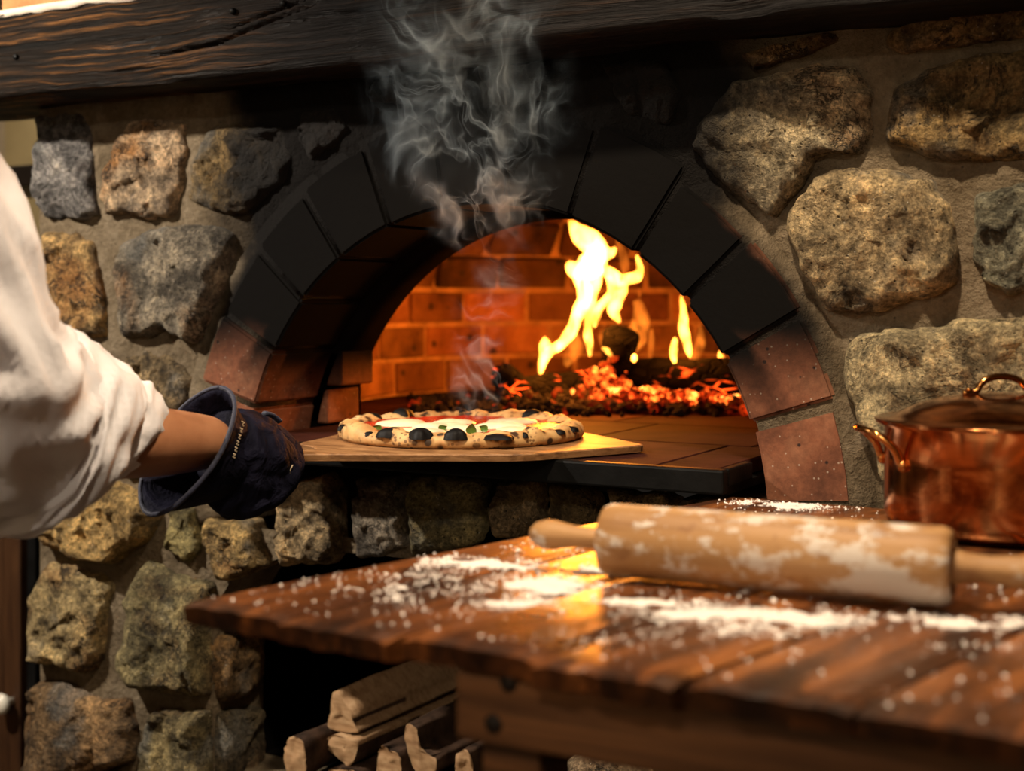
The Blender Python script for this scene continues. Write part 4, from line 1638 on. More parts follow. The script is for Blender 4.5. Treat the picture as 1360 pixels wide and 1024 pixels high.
def ember(p, r, hv):
    b = len(ev)
    rot = Matrix.Rotation(re_.uniform(0, 6.28), 3, 'Z') @ Matrix.Rotation(re_.uniform(0, 3), 3, 'X')
    sc = [re_.uniform(.6, 1.3) for _ in range(3)]
    t = (1 + 5 ** .5) / 2
    base = [(-1, t, 0), (1, t, 0), (-1, -t, 0), (1, -t, 0), (0, -1, t), (0, 1, t), (0, -1, -t), (0, 1, -t), (t, 0, -1), (t, 0, 1), (-t, 0, -1), (-t, 0, 1)]
    fc = [(0, 11, 5), (0, 5, 1), (0, 1, 7), (0, 7, 10), (0, 10, 11), (1, 5, 9), (5, 11, 4), (11, 10, 2), (10, 7, 6), (7, 1, 8), (3, 9, 4), (3, 4, 2), (3, 2, 6), (3, 6, 8), (3, 8, 9), (4, 9, 5), (2, 4, 11), (6, 2, 10), (8, 6, 7), (9, 8, 1)]
    for q in base:
        q = rot @ (Vector((q[0] * sc[0], q[1] * sc[1], q[2] * sc[2])) * (r / 1.9))
        q *= re_.uniform(.75, 1.2)
        ev.append(p + q)
        heat.append(hv)
    ef.extend(tuple(b + k for k in t_) for t_ in fc)


def hot(px, py):
    h = 0.0
    for (x, y, sx, sy, s) in ((890, 524, 75, 12, 1.0), (815, 505, 24, 22, 1.0), (800, 520, 30, 16, .9), (940, 528, 40, 8, .9), (700, 512, 30, 12, .45), (845, 512, 30, 12, 1.0), (990, 545, 20, 12, .55), (715, 512, 12, 8, .6)):
        h = max(h, .62 * s * math.exp(-((px - x) / sx) ** 2 - ((py - y) / sy) ** 2))
    return h


for _ in range(2600):
    px = re_.uniform(545, 1060)
    Zc = re_.uniform(2.38, 2.74) if re_.random() < .8 else re_.uniform(2.34, 2.8)
    edge = min(1, (px - 545) / 90, (1060 - px) / 40)
    if re_.random() > .35 + .65 * edge:
        continue
    g_ = W(px, 400, Zc)
    bedh = .034 * max(0, 1 - ((Zc - 2.56) / .2) ** 2) * max(.15, edge) * (1.0 if px > 660 else .35)
    z = HEARTH + .004 + re_.random() * bedh
    g_.z = z
    py = 400 + (EYE - z) * 1800 / Zc
    hv = hot(px, py)
    hv = min(1, hv * re_.uniform(.5, 1.25) + (.25 if re_.random() < .05 else 0))
    ember(g_, re_.uniform(.004, .012), hv)
# hot coals heaped under and in front of the long log
for _ in range(240):
    px = re_.gauss(890, 48)
    py = 522 + (px - 830) * .07 + re_.gauss(0, 3.5)
    ember(W(px, py, re_.uniform(2.42, 2.50)), re_.uniform(.004, .010), min(1, re_.uniform(.35, .95)))
for _ in range(90):
    px = re_.gauss(808, 11)
    py = re_.gauss(507, 13)
    ember(W(px, py, re_.uniform(2.46, 2.53)), re_.uniform(.004, .011), min(1, re_.uniform(.3, .85)))
for i, p in enumerate(ev):
    if p.z < HEARTH:
        p.z = HEARTH + .0002
emb = mk('ember_bed', ev, ef, M['embers'], None, False)
at = emb.data.attributes.new('ember_glow', 'FLOAT', 'POINT')
at.data.foreach_set('value', heat)
tag(emb, 'bed of glowing red embers and black coals under the burning logs', 'embers', None, 'stuff')

FZ = 2.54
fire = empty('fire', W(790, 540, FZ))
tag(fire, 'bright yellow wood fire burning inside the oven behind the pizza', 'fire')


def zpt(x, y):
    return 640 + x / 3.413, 270 + y / 3.413


TONG = [
    ([(398, 76, 8), (436, 130, 36), (495, 180, 48), (515, 235, 50), (480, 285, 52), (445, 335, 42), (468, 395, 38), (452, 465, 36), (420, 550, 30), (372, 630, 27), (312, 668, 29), (283, 715, 19), (260, 788, 6)], 0, 0),
    ([(606, 200, 6), (585, 222, 22), (545, 225, 40), (505, 250, 44), (470, 290, 40)], .012, 0),
    ([(392, 270, 14), (420, 300, 36), (470, 310, 46), (520, 290, 40), (550, 250, 20)], -.012, 0),
    ([(703, 236, 5), (716, 290, 14), (706, 325, 22), (662, 345, 26), (618, 350, 30), (590, 325, 28), (560, 300, 18)], .02, 0),
    ([(640, 350, 18), (632, 400, 26), (612, 450, 24), (600, 490, 24), (624, 540, 6)], .015, 0),
    ([(500, 290, 40), (500, 380, 36), (486, 470, 24), (482, 560, 20), (485, 630, 18), (490, 694, 6)], -.015, 0),
    ([(575, 330, 18), (590, 400, 16), (560, 440, 18), (530, 480, 20), (515, 530, 14), (512, 560, 5)], .01, 0),
    ([(284, 606, 5), (288, 640, 22), (278, 690, 20), (262, 770, 8)], -.01, 0),
    ([(903, 418, 5), (914, 500, 15), (916, 580, 21), (936, 660, 15), (944, 700, 4)], .03, 0),
    ([(880, 613, 9), (870, 650, 17), (868, 690, 14), (876, 726, 6)], -.03, 0),
    ([(1078, 668, 4), (1084, 700, 14), (1083, 720, 8)], 0, 0),
    ([(545, 655, 6), (590, 680, 18), (622, 688, 9)], -.02, 0),
    ([(690, 690, 6), (690, 705, 15), (690, 722, 5)], -.03, 0),
    ([(700, 440, 20), (720, 520, 40), (700, 600, 50), (660, 680, 30), (640, 720, 8)], .05, 1),
    ([(985, 530, 6), (995, 600, 20), (985, 660, 22), (970, 715, 10)], .05, 1),
    ([(400, 560, 15), (420, 640, 40), (400, 700, 40), (380, 740, 10)], .04, 1),
    ([(610, 170, 8), (640, 230, 22), (650, 300, 20), (640, 350, 8)], .04, 1),
    ([(712, 390, 4), (716, 412, 10), (712, 435, 4)], .0, 1),
    ([(770, 570, 5), (768, 600, 14), (765, 680, 14), (760, 700, 5)], .04, 1),
    ([(950, 640, 8), (955, 690, 24), (945, 720, 10)], .0, 1),
    ([(560, 540, 8), (540, 600, 18), (560, 660, 14), (570, 690, 6)], .03, 1),
]
for i, (pts, dz, dim) in enumerate(TONG):
    pp = []
    for j, (x, y, r) in enumerate(pts):
        px, py = zpt(x, y)
        Zq = FZ + dz + .018 * math.sin(j * 1.3 + i)
        p = W(px, py, Zq)
        pp.append((p.x, p.y, p.z, r * (1.0 if dim else 1.16) / 3.413 / FPX * Zq))
    sp_ = spline(pp, 5)
    path = [Vector(q[:3]) for q in sp_]
    rad = [max(.0012, q[3]) for q in sp_]

    def wob(k, ang, p, i=i):
        return 1 + .34 * noise.noise(Vector((p.x * 45, p.z * 45, i * 3.3 + ang * .3)))
    rings = tube_rings(path, rad, 12, up=FWD, flat=.8, wob=wob)
    v, f = loft(rings)
    mk('flame', v, f, M['dimflame'] if dim else M['flame'], fire)
lamp('firelight', 'POINT', W(775, 400, 2.50), 8.5, (1.0, 0.27, 0.022), None, .05)
lamp('firelight', 'POINT', W(740, 455, 2.44), 5.5, (1.0, 0.27, 0.022), None, .04)
lamp('firelight', 'POINT', W(905, 455, 2.52), 0.9, (1.0, 0.24, 0.018), None, .03)

# ================================================================== FIREWOOD
def split_log(end_px, Zend, length, label, mat_end, wedge=True, ydir=Vector((0.03, 1, 0.0))):
    """end_px: outline of the cut end in the photograph"""
    P = [W(*q, Zend) for q in spline(list(end_px) + [end_px[0]], 4)[:-1]]
    yd = ydir.normalized()
    n = len(P)
    c = sum(P, Vector()) / n
    P0 = [Vector((p.x, c.y, p.z)) for p in P]
    cc = Vector((c.x, c.y, c.z))
    sd = end_px[0][0] * .37
    rings = []
    for sc_, dy in ((.08, -.001), (.45, -.002), (.8, -.001), (.96, .0)):
        rings.append([cc + (p - cc) * sc_ + yd * (dy + .006 * noise.noise(Vector((p.x * 40, sd, p.z * 40)) * (.3 + sc_))) for p in P0])
    S = 14
    for i in range(S + 1):
        t = i / S
        ring = []
        for k, p in enumerate(P0):
            dirv = (p - cc).normalized()
            w = .005 * noise.noise(Vector((t * 2.5, k * .45, sd))) + .003 * noise.noise(Vector((t * 6, k * 1.3, sd)))
            ring.append(p + dirv * (w if i else w * .5) + yd * (length * t + (.004 * noise.noise(Vector((k * .8, sd, 1))) if i == 0 else 0)))
        rings.append(ring)
    v, f = loft(rings)
    o = mk('firewood_log', v, f, M['bark'], None, True)
    o.data.materials.append(M['cutwood'])
    for q, p_ in enumerate(o.data.polygons):
        if q < 4 * n:
            p_.material_index = 1
    return tag(o, label, 'log', 'firewood in the wood store')


ZN = 2.09
L1 = split_log([(432, 950), (437, 921), (458, 930), (478, 958), (485, 969), (430, 971)], 2.10, .48, 'pale split log lying on top of the stacked firewood', None)
L2 = split_log([(420, 993), (434, 979), (470, 980), (485, 986), (470, 1014), (450, 1011)], 2.08, .46, 'splintered wedge log under the topmost firewood log', None)
L3 = split_log([(370, 1006), (375, 988), (389, 978), (406, 984), (413, 1004), (412, 1024), (396, 1032), (377, 1030)], 2.06, .46, 'round firewood log nearest the niche wall stones', None)
L4 = split_log([(530, 985), (532, 968), (541, 964), (552, 970), (560, 992), (575, 1000), (588, 1005), (586, 1020), (565, 1032), (545, 1020)], 2.02, .42, 'curved bark-covered log with pale cut end under the table', None)
L5 = split_log([(496, 1000), (505, 992), (522, 998), (533, 1002), (540, 1022), (535, 1040), (497, 1040)], 2.03, .42, 'small pale split log between the bark logs', None)
L6 = split_log([(604, 1004), (616, 996), (628, 1000), (632, 1030), (610, 1036), (600, 1020)], 1.98, .40, 'pale log end beside the table leg', None)
L7 = split_log([(426, 1026), (450, 1022), (480, 1022), (488, 1038), (470, 1050), (430, 1048)], 2.06, .44, 'dark split log at the bottom of the firewood pile', None)
for o in (L1, L2, L3, L4, L5, L6, L7):
    me = o.data
    for p_ in me.polygons:
        if len(p_.vertices) > 4:
            p_.material_index = 1
for o in (L1, L2):
    for p_ in o.data.polygons:
        if p_.normal.z > .15:
            p_.material_index = 1
# bark saddle on the curved log
# ================================================================== PERSON (right arm in the picture)
person = empty('person', (-1.27, -.92, 0))
tag(person, 'person in a white rolled-sleeve chef jacket and dark glove holding the peel', 'person')


def skin_mesh(name, nodes, edges, mat, parent, sub=2, root=0):
    me = bpy.data.meshes.new(name)
    me.from_pydata([tuple(n[0]) for n in nodes], edges, [])
    o = bpy.data.objects.new(name, me)
    col.objects.link(o)
    md = o.modifiers.new('skin', 'SKIN')
    md.use_smooth_shade = True
    for i, n in enumerate(nodes):
        r = n[1]
        me.skin_vertices[0].data[i].radius = (r, r) if not isinstance(r, tuple) else r
        me.skin_vertices[0].data[i].use_root = (i == root)
    sd = o.modifiers.new('sub', 'SUBSURF')
    sd.levels = sub
    sd.render_levels = sub
    dg = bpy.context.evaluated_depsgraph_get()
    m2 = bpy.data.meshes.new_from_object(o.evaluated_get(dg))
    bpy.data.objects.remove(o)
    m2.name = name
    vv = [v.co.copy() for v in m2.vertices]
    ff = [tuple(p.vertices) for p in m2.polygons]
    return mk(name, vv, ff, mat, parent)


SH = Vector((-1.085, -.885, 1.345))      # right shoulder
EL = W(-5, 585, 1.30)                    # elbow
WR_ = W(300, 588, 1.575)                 # wrist
TX, TY = -1.27, -.93
# body skin: forearm to wrist, hidden arm, neck, head in one surface
nodes = [(Vector((TX, TY, 1.20)), .06), (Vector((TX, TY, 1.38)), .06), (Vector((TX, TY + .005, 1.46)), .055), (Vector((TX, TY + .02, 1.53)), .06), (Vector((TX, TY + .035, 1.60)), .085),
         (Vector((TX, TY + .025, 1.67)), .075), (SH, .05), (SH.lerp(EL, .5), .045), (EL, .043), (EL.lerp(WR_, .35), .0445), (EL.lerp(WR_, .7), .040), (WR_, .029),
         (Vector((-1.455, TY, 1.345)), .05), (Vector((-1.50, TY - .02, 1.05)), .04), (Vector((-1.47, TY + .10, .84)), .03), (Vector((-1.46, TY + .15, .76)), (.035, .02))]
skinb = skin_mesh('body', nodes, [(0, 1), (1, 2), (2, 3), (3, 4), (4, 5), (1, 6), (6, 7), (7, 8), (8, 9), (9, 10), (10, 11), (1, 12), (12, 13), (13, 14), (14, 15)], M['skin'], person)
# fingers of the resting hand
hb = Vector((-1.46, TY + .15, .76))
for k in range(4):
    p0 = hb + Vector((-.012, .022 - .014 * k + .0, -.02))
    pth = [p0, p0 + Vector((.002, .004, -.03)), p0 + Vector((.008, .006, -.05)), p0 + Vector((.018, .004, -.062 + .006 * abs(k - 1.5)))]
    tube('finger', pth, [.0085, .0085, .0078, .005], M['skin'], skinb, 8)
tube('thumb', [hb + Vector((0, .03, 0)), hb + Vector((.01, .05, -.02)), hb + Vector((.016, .052, -.045))], [.011, .010, .006], M['skin'], skinb, 8)
# face
hc = Vector((TX, TY + .035, 1.60))
lathe('nose', [(0, 0), (.013, 0), (.010, .012), (.005, .022), (0, .024)], M['skin'], skinb, 12, frame_mat(hc + Vector((0, .082, -.01)), (0, 1, -.3)))
for s in (-1, 1):
    lathe('eye', [(0, 0), (.011, 0), (.008, .006), (0, .008)], M['ceramic'], skinb, 12, frame_mat(hc + Vector((.03 * s, .078, .012)), (0, 1, 0)))
    lathe('ear', [(0, 0), (.024, 0), (.026, .006), (.012, .012), (0, .010)], M['skin'], skinb, 14, frame_mat(hc + Vector((.078 * s, -.005, -.005)), (s, -.2, 0)))
box('mouth', hc + Vector((-.022, .074, -.052)), hc + Vector((.022, .082, -.045)), M['sauce'], skinb, .003)
rings = []
for j in range(9):
    t = j / 8
    z = -.01 + .125 * t
    rr = .094 * math.sqrt(max(0.003, 1 - (max(0, z) / .118) ** 2))
    rings.append([hc + Vector((rr * math.cos(2 * PI * k / 24), rr * 1.1 * math.sin(2 * PI * k / 24) - .02 - (.01 if j == 0 else 0), z + (.035 * max(0, math.sin(2 * PI * k / 24)) if j < 4 else 0))) for k in range(24)])
v, f = loft(rings)
mk('hair', v, f, M['hair'], person)

# jacket body
rings = []
for z, rx, ry, dy in ((.78, .215, .15, 0), (.90, .205, .145, 0), (1.02, .195, .14, 0), (1.15, .20, .145, 0), (1.26, .21, .14, 0), (1.33, .205, .125, 0), (1.375, .17, .10, 0), (1.405, .105, .085, 0), (1.43, .075, .075, 0), (1.465, .07, .07, .005)):
    rings.append([Vector((TX + rx * math.cos(2 * PI * k / 40), TY + dy + ry * math.sin(2 * PI * k / 40), z)) + Vector((1, 1, 0)) * .008 * noise.noise(Vector((math.cos(2 * PI * k / 40) * 2, math.sin(2 * PI * k / 40) * 2, z * 9))) for k in range(40)])
v, f = loft(rings)
jacket = mk('jacket', v, f, M['jacket'], person)


def cloth_tube(name, pts, mat, parent, n=56, fold=.012, seed=0, thick=.004, tilt=0.0):
    """pts: (Vector, radius a, radius b) cloth sleeve with gathered folds, turned in at the far end"""
    sp_ = spline([(*p, ra) for p, ra in pts], 8)
    path = [Vector(q[:3]) for q in sp_]
    rad = [q[3] for q in sp_]
    m = len(path)

    def wob(i, ang, p):
        t = i / m
        w = noise.noise(Vector((math.cos(ang) * 1.5, math.sin(ang) * 1.5, t * 4.5 + seed))) * 1.0
        w += .9 * (1 - abs(noise.noise(Vector((math.cos(ang) * 2.0 + t * 3, math.sin(ang) * 2.0 + t * 2, t * 7 + seed + 3)))) * 2.2)
        w += .25 * noise.noise(Vector((math.cos(ang) * 5, math.sin(ang) * 5, t * 14 + seed)))
        w *= .25 + .75 * min(1.0, (m - 1 - i) / 10)
        return 1 + fold / max(rad[i], .02) * w
    rings = tube_rings(path, rad, n, wob=wob)
    if tilt:
        for i, r_ in enumerate(rings):
            tg = (path[min(i + 1, m - 1)] - path[max(i - 1, 0)]).normalized()
            for q in r_:
                q += tg * ((q - path[i]).z * tilt * (i / (m - 1)) ** 1.5)
    # inside of the opening
    inn = []
    for back in (0, 2, 5):
        c = path[-1 - back]
        inn.append([c + (q - c) * (1 - thick / rad[-1 - back] * (1 + back)) for q in rings[-1 - back]])
    v, f = loft(rings + inn, True, False)
    return mk(name, v, f, mat, parent)


def R(px, Z):
    return px / FPX * Z


sl = [(SH + Vector((-.10, -.0, .0)), .085), (SH + Vector((-.02, .01, -.015)), .092), (W(-185, 190, 1.17), R(140, 1.17)), (W(-130, 320, 1.20), R(146, 1.2)), (W(-80, 440, 1.24), R(146, 1.24)),
      (W(-40, 530, 1.28), R(138, 1.28)), (W(15, 568, 1.34), R(118, 1.34)), (W(60, 574, 1.395), R(100, 1.395))]
sleeve = cloth_tube('sleeve', sl, M['jacket'], jacket, 72, .016, 2.0)
cf = [(W(5, 568, 1.32), R(122, 1.32)), (W(24, 570, 1.345), R(131, 1.345)), (W(60, 572, 1.38), R(122, 1.38)), (W(95, 577, 1.42), R(102, 1.42)), (W(128, 582, 1.45), R(84, 1.45)), (W(152, 588, 1.475), R(70, 1.475))]
cuff = cloth_tube('cuff', cf, M['jacket'], jacket, 72, .010, 5.0, thick=.003, tilt=.75)
# legs, shoes
for s in (-1, 1):
    rings = []
    for z, r, dy in ((.84, .10, 0), (.70, .092, 0), (.50, .075, .005), (.30, .065, -.005), (.12, .062, -.01), (.03, .066, -.01)):
        rings.append([Vector((TX + .095 * s + r * math.cos(2 * PI * k / 20), TY + dy + r * 1.1 * math.sin(2 * PI * k / 20), z)) for k in range(20)])
    v, f = loft(rings)
    mk('trouser_leg', v, f, M['trouser'], person)
    rings = []
    for y, w_, h_ in ((-.09, .02, .05), (-.08, .036, .07), (0, .042, .085), (.07, .045, .06), (.13, .046, .045), (.165, .032, .035), (.175, .01, .02)):
        rings.append([Vector((TX + .095 * s + w_ * math.cos(PI * k / 8), TY + y, .002 + max(0, h_ * math.sin(PI * k / 8)))) for k in range(9)])
    v, f = loft(rings)
    mk('shoe', v, f, M['enamel'], person)

# ---- glove on the right hand
glove = None
gb = bmesh.new()


def blob_into(bm, c, rx, ry, rz_, rot=None, seg=14):
    r = bmesh.ops.create_uvsphere(bm, u_segments=seg, v_segments=seg // 2 + 2, radius=1.0)
    for v in r['verts']:
        q = Vector((v.co.x * rx, v.co.y * ry, v.co.z * rz_))
        if rot is not None:
            q = rot @ q
        v.co = c + q


def chain_into(bm, pts, n=12):
    sp_ = spline(pts, 4)
    rings = tube_rings([Vector(q[:3]) for q in sp_], [q[3] for q in sp_], n)
    v, f = loft(rings)
    bv = [bm.verts.new(p) for p in v]
    for q in f:
        bm.faces.new([bv[k] for k in q])
    e = sp_[-1]
    blob_into(bm, Vector(e[:3]), e[3], e[3], e[3], None, 10)


def G(px, py, Z, r):
    p = W(px, py, Z)
    return (p.x, p.y, p.z, R(r, Z))


# palm, back of the hand, knuckles
chain_into(gb, [G(285, 590, 1.575, 48), G(315, 600, 1.60, 52), G(345, 608, 1.625, 46), G(362, 614, 1.64, 36)], 18)
chain_into(gb, [G(296, 618, 1.585, 44), G(325, 632, 1.61, 46), G(352, 632, 1.63, 36)], 16)
# four fingers curling over and under the handle
chain_into(gb, [G(335, 580, 1.63, 22), G(368, 590, 1.655, 20), G(386, 606, 1.66, 19), G(383, 628, 1.65, 17), G(368, 636, 1.64, 15)])
chain_into(gb, [G(330, 600, 1.615, 24), G(362, 608, 1.635, 22), G(379, 624, 1.64, 21), G(374, 644, 1.632, 18), G(356, 652, 1.628, 16)])
chain_into(gb, [G(318, 618, 1.60, 24), G(350, 630, 1.62, 22), G(364, 648, 1.622, 20), G(352, 664, 1.615, 17), G(336, 668, 1.612, 15)])
chain_into(gb, [G(306, 634, 1.585, 23), G(332, 650, 1.60, 20), G(340, 666, 1.60, 18), G(322, 676, 1.597, 15), G(308, 674, 1.595, 13)])
# thumb along the top of the handle
chain_into(gb, [G(312, 566, 1.62, 24), G(340, 566, 1.66, 19), G(364, 580, 1.69, 17), G(382, 594, 1.70, 15)])
chain_into(gb, [G(290, 640, 1.575, 26), G(300, 662, 1.58, 24), G(305, 672, 1.585, 18)])
me = bpy.data.meshes.new('glove')
gb.to_mesh(me)
gb.free()
o = bpy.data.objects.new('glove', me)
col.objects.link(o)
md = o.modifiers.new('rm', 'REMESH')
md.mode = 'VOXEL'
md.voxel_size = .0034
md = o.modifiers.new('sm', 'SMOOTH')
md.factor = .5
md.iterations = 4
dg = bpy.context.evaluated_depsgraph_get()
m2 = bpy.data.meshes.new_from_object(o.evaluated_get(dg))
bpy.data.objects.remove(o)
vv = []
for v in m2.vertices:
    q = v.co.copy()
    q += v.normal * (.0016 * noise.noise(q * 60) + .001 * (1 - abs(noise.noise(q * 34)) * 2))
    vv.append(q)
glove = mk('glove', vv, [tuple(p.vertices) for p in m2.polygons], M['navy'], person)
# flared cuff of the glove
gw = W(306, 598, 1.59)
aim = (W(215, 584, 1.515) - gw).normalized()
rings = []
e1 = (Vector((0, 0, 1)) - aim * aim.z).normalized()
e2 = aim.cross(e1)
skew = RGT
CUFF = [(0.0, .045, .0), (.018, .053, .006), (.036, .060, .012), (.052, .066, .018), (.062, .070, .022)]
for s, r, tl in CUFF:
    ring = []
    for k in range(48):
        an = 2 * PI * k / 48
        cz, cy = math.cos(an), math.sin(an)
        p = gw + aim * (s - cz * tl * 1.5) + e1 * (cz * r * 1.10 - .006) + e2 * (cy * r * .84)
        p += (e1 * cz + e2 * cy) * .004 * noise.noise(Vector((cz * 1.6, cy * 1.6, s * 20)))
        ring.append(p)
    rings.append(ring)
last = rings[-1]
cc = sum(last, Vector()) / 48
inn = [[cc + (p - cc) * .955 for p in last]]
for r_ in reversed(rings[:-1]):
    c_ = sum(r_, Vector()) / 48
    inn.append([c_ + (p - c_) * .93 for p in r_])
v, f = loft(rings + inn, False, False)
gcuff = mk('glove_cuff', v, f, M['navy'], glove)
rim = last + [last[0]]
tube('binding', rim, [.0028] * len(rim), M['navytrim'], gcuff, 8)
# strap tab on the back of the hand and a line of pale stitching
sp0 = [W(352, 549, 1.63), W(362, 552, 1.64), W(372, 560, 1.645)]
tube('strap_tab', [tuple(p) for p in spline([tuple(q) for q in sp0], 4)], [.006] * 9, M['navytrim'], glove, 10, .5)


def nearest_out(ob_list, px, py):
    """point on the glove surface seen at this pixel"""
    d = ray(px, py).normalized()
    best = None
    for ob in ob_list:
        loc = ob.location.copy()
        q = ob.parent
        while q is not None:
            loc += q.location
            q = q.parent
        ok, hit, nrm, idx_ = ob.ray_cast(CAM - loc, d)
        if ok:
            h_ = hit + loc
            if best is None or (h_ - CAM).length < (best[0] - CAM).length:
                best = (h_, nrm)
    return best


bpy.context.view_layer.update()
for k in range(6):
    px, py = 322 - k * 2.4, 563 + k * 8.4
    hit = nearest_out([glove, gcuff], px, py)
    if hit:
        p, nrm = hit
        a = p + nrm * .0006
        tube('stitch', [a + Vector((0, 0, .0028)) + RGT * -.0016, a + Vector((0, 0, .0012)) + RGT * .0018, a - Vector((0, 0, .0012)) - RGT * .0014, a - Vector((0, 0, .0028)) + RGT * .0014], [.0009] * 4, M['stitch'], gcuff, 6)
hit = nearest_out([glove], 386, 624)
if hit:
    p, nrm = hit
    p = p + nrm * .0006
    tube('stitch', [p + Vector((0, 0, .006)) + RGT * .002, p + Vector((0, 0, .0)) - RGT * .001, p - Vector((0, 0, .006)) - RGT * .002], [.0009] * 3, M['stitch'], glove, 6)

# ================================================================== BACKGROUND AT THE LEFT
bw = box('wall_side', (-3.4, 1.25, 0), (WL - .02, 1.30, 2.6), M['cream'])
tag(bw, 'cream painted vertical board wall beside the chimney', None, None, 'structure')
for k in range(12):
    u = -3.3 + k * .125
    box('board', (u + .004, 1.232, 0.0), (u + .121, 1.2495, 2.6), M['cream'], bw, .004)
shelf = box('shelf', (-2.9, .55, EYE + .262), (WL - .004, .80, EYE + .312), M['blackwood'], None, .003)
tag(shelf, 'dark wooden shelf board against the end of the stone chimney', 'shelf')
cab = empty('cabinet', (-2.35, .45, 0))
tag(cab, 'dark brown wooden cabinet with an ivory knob beside the stone wall', 'cabinet')
box('body', (-2.80, .30, 0.001), (WL - .06, .78, EYE - .31), M['blackwood'], cab, .003)
cp = Wy(20, 900, .295)
dr = box('door', (-2.70, .28, 0.06), (Wy(8, 900, .29).x, .298, EYE - .33), M['cabinet'], cab, .003)
box('stile', (Wy(9, 900, .285).x, .274, 0.04), (Wy(32, 900, .285).x, .299, EYE - .315), M['cabinet'], cab, .003)
box('stile', (Wy(36, 900, .285).x, .284, 0.04), (Wy(47, 900, .285).x, .299, EYE - .315), M['iron'], cab, .002)
kp = Wy(17, 930, .274)
lathe('knob', [(0, 0), (.007, 0), (.008, .012), (.017, .02), (.021, .028), (.019, .036), (.010, .041), (0, .042)], M['ceramic'], dr, 24, frame_mat(kp, (0, -1, 0)))

# ================================================================== ROOM SHELL
fl = box('floor', (-3.4, -3.4, -.05), (2.2, 1.3, -.0), M['floor'])
tag(fl, 'dark stone kitchen floor', None, None, 'structure')
cl = box('ceiling', (-3.4, -3.4, 2.6), (2.2, 1.3, 2.65), M['ceiling'])
tag(cl, 'plain plaster kitchen ceiling', None, None, 'structure')
for nm, lo, hi, lb in (('wall_left', (-3.45, -3.4, 0), (-3.4, 1.3, 2.6), 'plastered kitchen wall on the cabinet side'), ('wall_right', (2.2, -3.4, 0), (2.25, 1.3, 2.6), 'plastered kitchen wall beyond the copper pot'),
                       ('wall_front', (-3.4, -3.45, 0), (2.2, -3.4, 2.6), 'plastered kitchen wall facing the oven')):
    tag(box(nm, lo, hi, M['plaster']), lb, None, None, 'structure')
for k, x in enumerate((-2.2, -0.5)):
    wn = box('window_%d' % (k + 1), (x, -3.399, 1.0), (x + .55, -3.37, 2.2), M['cabinet'], None, .01)
    tag(wn, 'tall wooden window in the wall facing the oven', None, None, 'structure')
    for a in range(2):
        box('pane', (x + .05 + a * .24, -3.3695, 1.06), (x + .05 + a * .24 + .21, -3.366, 2.14), M['glass'], wn)
for nm, lp, lb in (('pendant_or_fill_lamp', LAMP_TABLE, 'black enamel pendant lamp hanging over the table'), ('pendant_or_fill_lamp', LAMP_LEFT, 'black enamel pendant lamp hanging over the cook'), ('pendant_or_fill_lamp', FILL_BACK, 'black enamel pendant fitting added to hold the fill light in mid-kitchen'), ('pendant_or_fill_lamp', FILL_ALCOVE, 'black enamel pendant fitting added to hold the fill light on the cream board wall')):  # mid-kitchen and board-wall fittings are made up to carry the added fill lights
    e = empty(nm, lp + Vector((0, 0, .02)))
    tag(e, lb, 'lamp')
    lathe('shade', [(.13, 0), (.128, .02), (.10, .08), (.05, .13), (.022, .16), (.02, .16), (.045, .128), (.096, .078), (.124, .018), (.127, 0)], M['enamel'], e, 40, Matrix.Translation(lp + Vector((0, 0, .02))))
    lathe('bulb', [(0, .02), (.02, .025), (.03, .045), (.026, .07), (.012, .10), (0, .10)], M['bulb'], e, 20, Matrix.Translation(lp + Vector((0, 0, .03))))
    tube('cord', [lp + Vector((0, 0, .17)), Vector((lp.x, lp.y, 2.599))], [.004, .004], M['enamel'], e, 8)


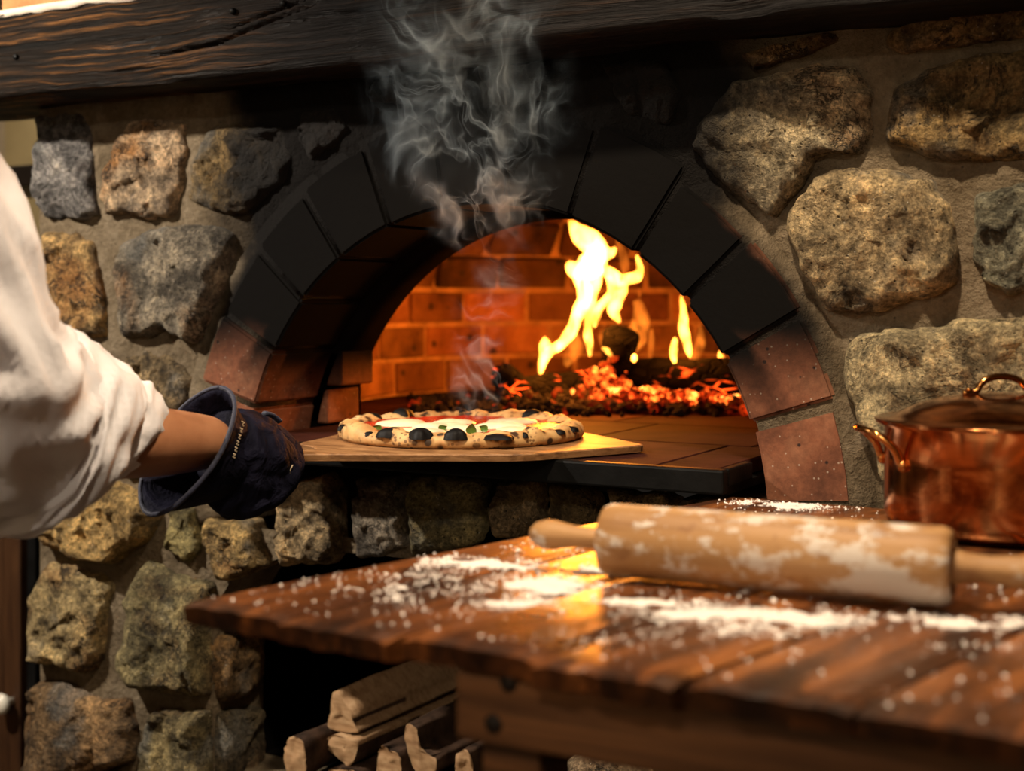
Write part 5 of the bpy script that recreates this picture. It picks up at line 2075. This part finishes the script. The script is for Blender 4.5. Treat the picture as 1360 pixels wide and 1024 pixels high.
# ================================================================== SMOKE
def smoke():
    t = NT('smoke')
    p = t.pos()
    sp = t.n('ShaderNodeSeparateXYZ')
    t.l(p, sp.inputs[0])

    def curve(stops):
        """piecewise value over height z"""
        z0, z1 = SMK[0][0], SMK[-1][0]
        nd = t.n('ShaderNodeFloatCurve')
        f = t.math('DIVIDE', t.math('SUBTRACT', sp.outputs[2], z0), z1 - z0, clamp=True)
        t.l(f, nd.inputs['Value'])
        lo = min(s for _, s in stops)
        hi = max(s for _, s in stops) + 1e-6
        c = nd.mapping.curves[0]
        while len(c.points) < len(stops):
            c.points.new(.5, .5)
        for k, (z, s) in enumerate(stops):
            c.points[k].location = ((z - z0) / (z1 - z0), (s - lo) / (hi - lo))
            c.points[k].handle_type = 'AUTO_CLAMPED'
        nd.mapping.update()
        return t.math('ADD', t.math('MULTIPLY', nd.outputs[0], hi - lo), lo)
    uc = curve([(z, u) for z, u, y, r, d in SMK])
    yc = curve([(z, y) for z, u, y, r, d in SMK])
    rc = curve([(z, r) for z, u, y, r, d in SMK])
    dc = curve([(z, d) for z, u, y, r, d in SMK])
    a = t.math('DIVIDE', t.math('SUBTRACT', sp.outputs[0], uc), rc)
    b = t.math('DIVIDE', t.math('SUBTRACT', sp.outputs[1], yc), t.math('MULTIPLY', rc, .2))
    d = t.math('SQRT', t.math('ADD', t.math('MULTIPLY', a, a), t.math('MULTIPLY', b, b)))
    env = t.sstep(1.0, .25, d)
    w1 = t.noise(t.mapping(p, (1, 1, .8)), 7.0, 3, .55)
    va = t.n('ShaderNodeVectorMath', operation='MULTIPLY_ADD')
    sub = t.n('ShaderNodeVectorMath', operation='SUBTRACT')
    t.l(w1.outputs[1], sub.inputs[0])
    sub.inputs[1].default_value = (.5, .5, .5)
    t.l(sub.outputs[0], va.inputs[0])
    va.inputs[1].default_value = (.26, .16, .26)
    t.l(p, va.inputs[2])
    n1 = t.noise(t.mapping(va.outputs[0], (1, .45, .7)), 11.0, 2.0, .5, .4).outputs[0]
    r1 = t.math('POWER', t.math('SUBTRACT', 1.0, t.math('MULTIPLY', t.math('ABSOLUTE', t.math('SUBTRACT', n1, .5)), 4.0), clamp=True), 22.0)
    n2 = t.noise(t.mapping(va.outputs[0], (1, .45, .8), loc=(3, 2, 7)), 19.0, 2, .5, .5).outputs[0]
    r2 = t.math('POWER', t.math('SUBTRACT', 1.0, t.math('MULTIPLY', t.math('ABSOLUTE', t.math('SUBTRACT', n2, .5)), 4.0), clamp=True), 24.0)
    gate = t.sstep(.40, .62, t.noise(p, 9, 2, .5).outputs[0])
    k = t.math('ADD', t.math('MULTIPLY', r1, gate), t.math('MULTIPLY', t.math('MULTIPLY', r2, gate), .6))
    k = t.math('ADD', k, t.math('MULTIPLY', gate, .012))
    den = t.math('MULTIPLY', t.math('MULTIPLY', t.math('MULTIPLY', k, env), dc), 4.2)
    sc = t.n('ShaderNodeVolumeScatter')
    sc.inputs['Color'].default_value = (.66, .82, 1.0, 1)
    sc.inputs['Anisotropy'].default_value = 0.1
    t.l(den, sc.inputs['Density'])
    t.l(sc.outputs[0], t.out.inputs[1])
    t.m.cycles.volume_step_rate = 0.12 if hasattr(t.m.cycles, 'volume_step_rate') else 1
    return t.m


# height, u, y, radius, density
SMK = [(EYE - .165, -.985, .03, .05, 9.0), (EYE - .05, -.955, .0, .06, 9.0), (EYE + .06, -.915, -.05, .085, 12.0), (EYE + .13, -.905, -.09, .12, 14.0), (EYE + .22, -.89, -.14, .17, 10.0), (EYE + .32, -.865, -.20, .17, 7.0), (EYE + .42, -.835, -.25, .12, 9.0), (EYE + .52, -.82, -.28, .10, 9.0)]
rings = []
for q in spline(SMK, 4):
    z, u, y, r, d = q
    rings.append([(u + r * 1.02 * math.cos(2 * PI * k / 24), y + r * .22 * math.sin(2 * PI * k / 24), z) for k in range(24)])
v, f = loft(rings)
smk = mk('smoke', v, f, smoke(), None)
tag(smk, 'thin grey wisps of smoke rising from the pizza past the arch and beam', 'smoke', None, 'stuff')
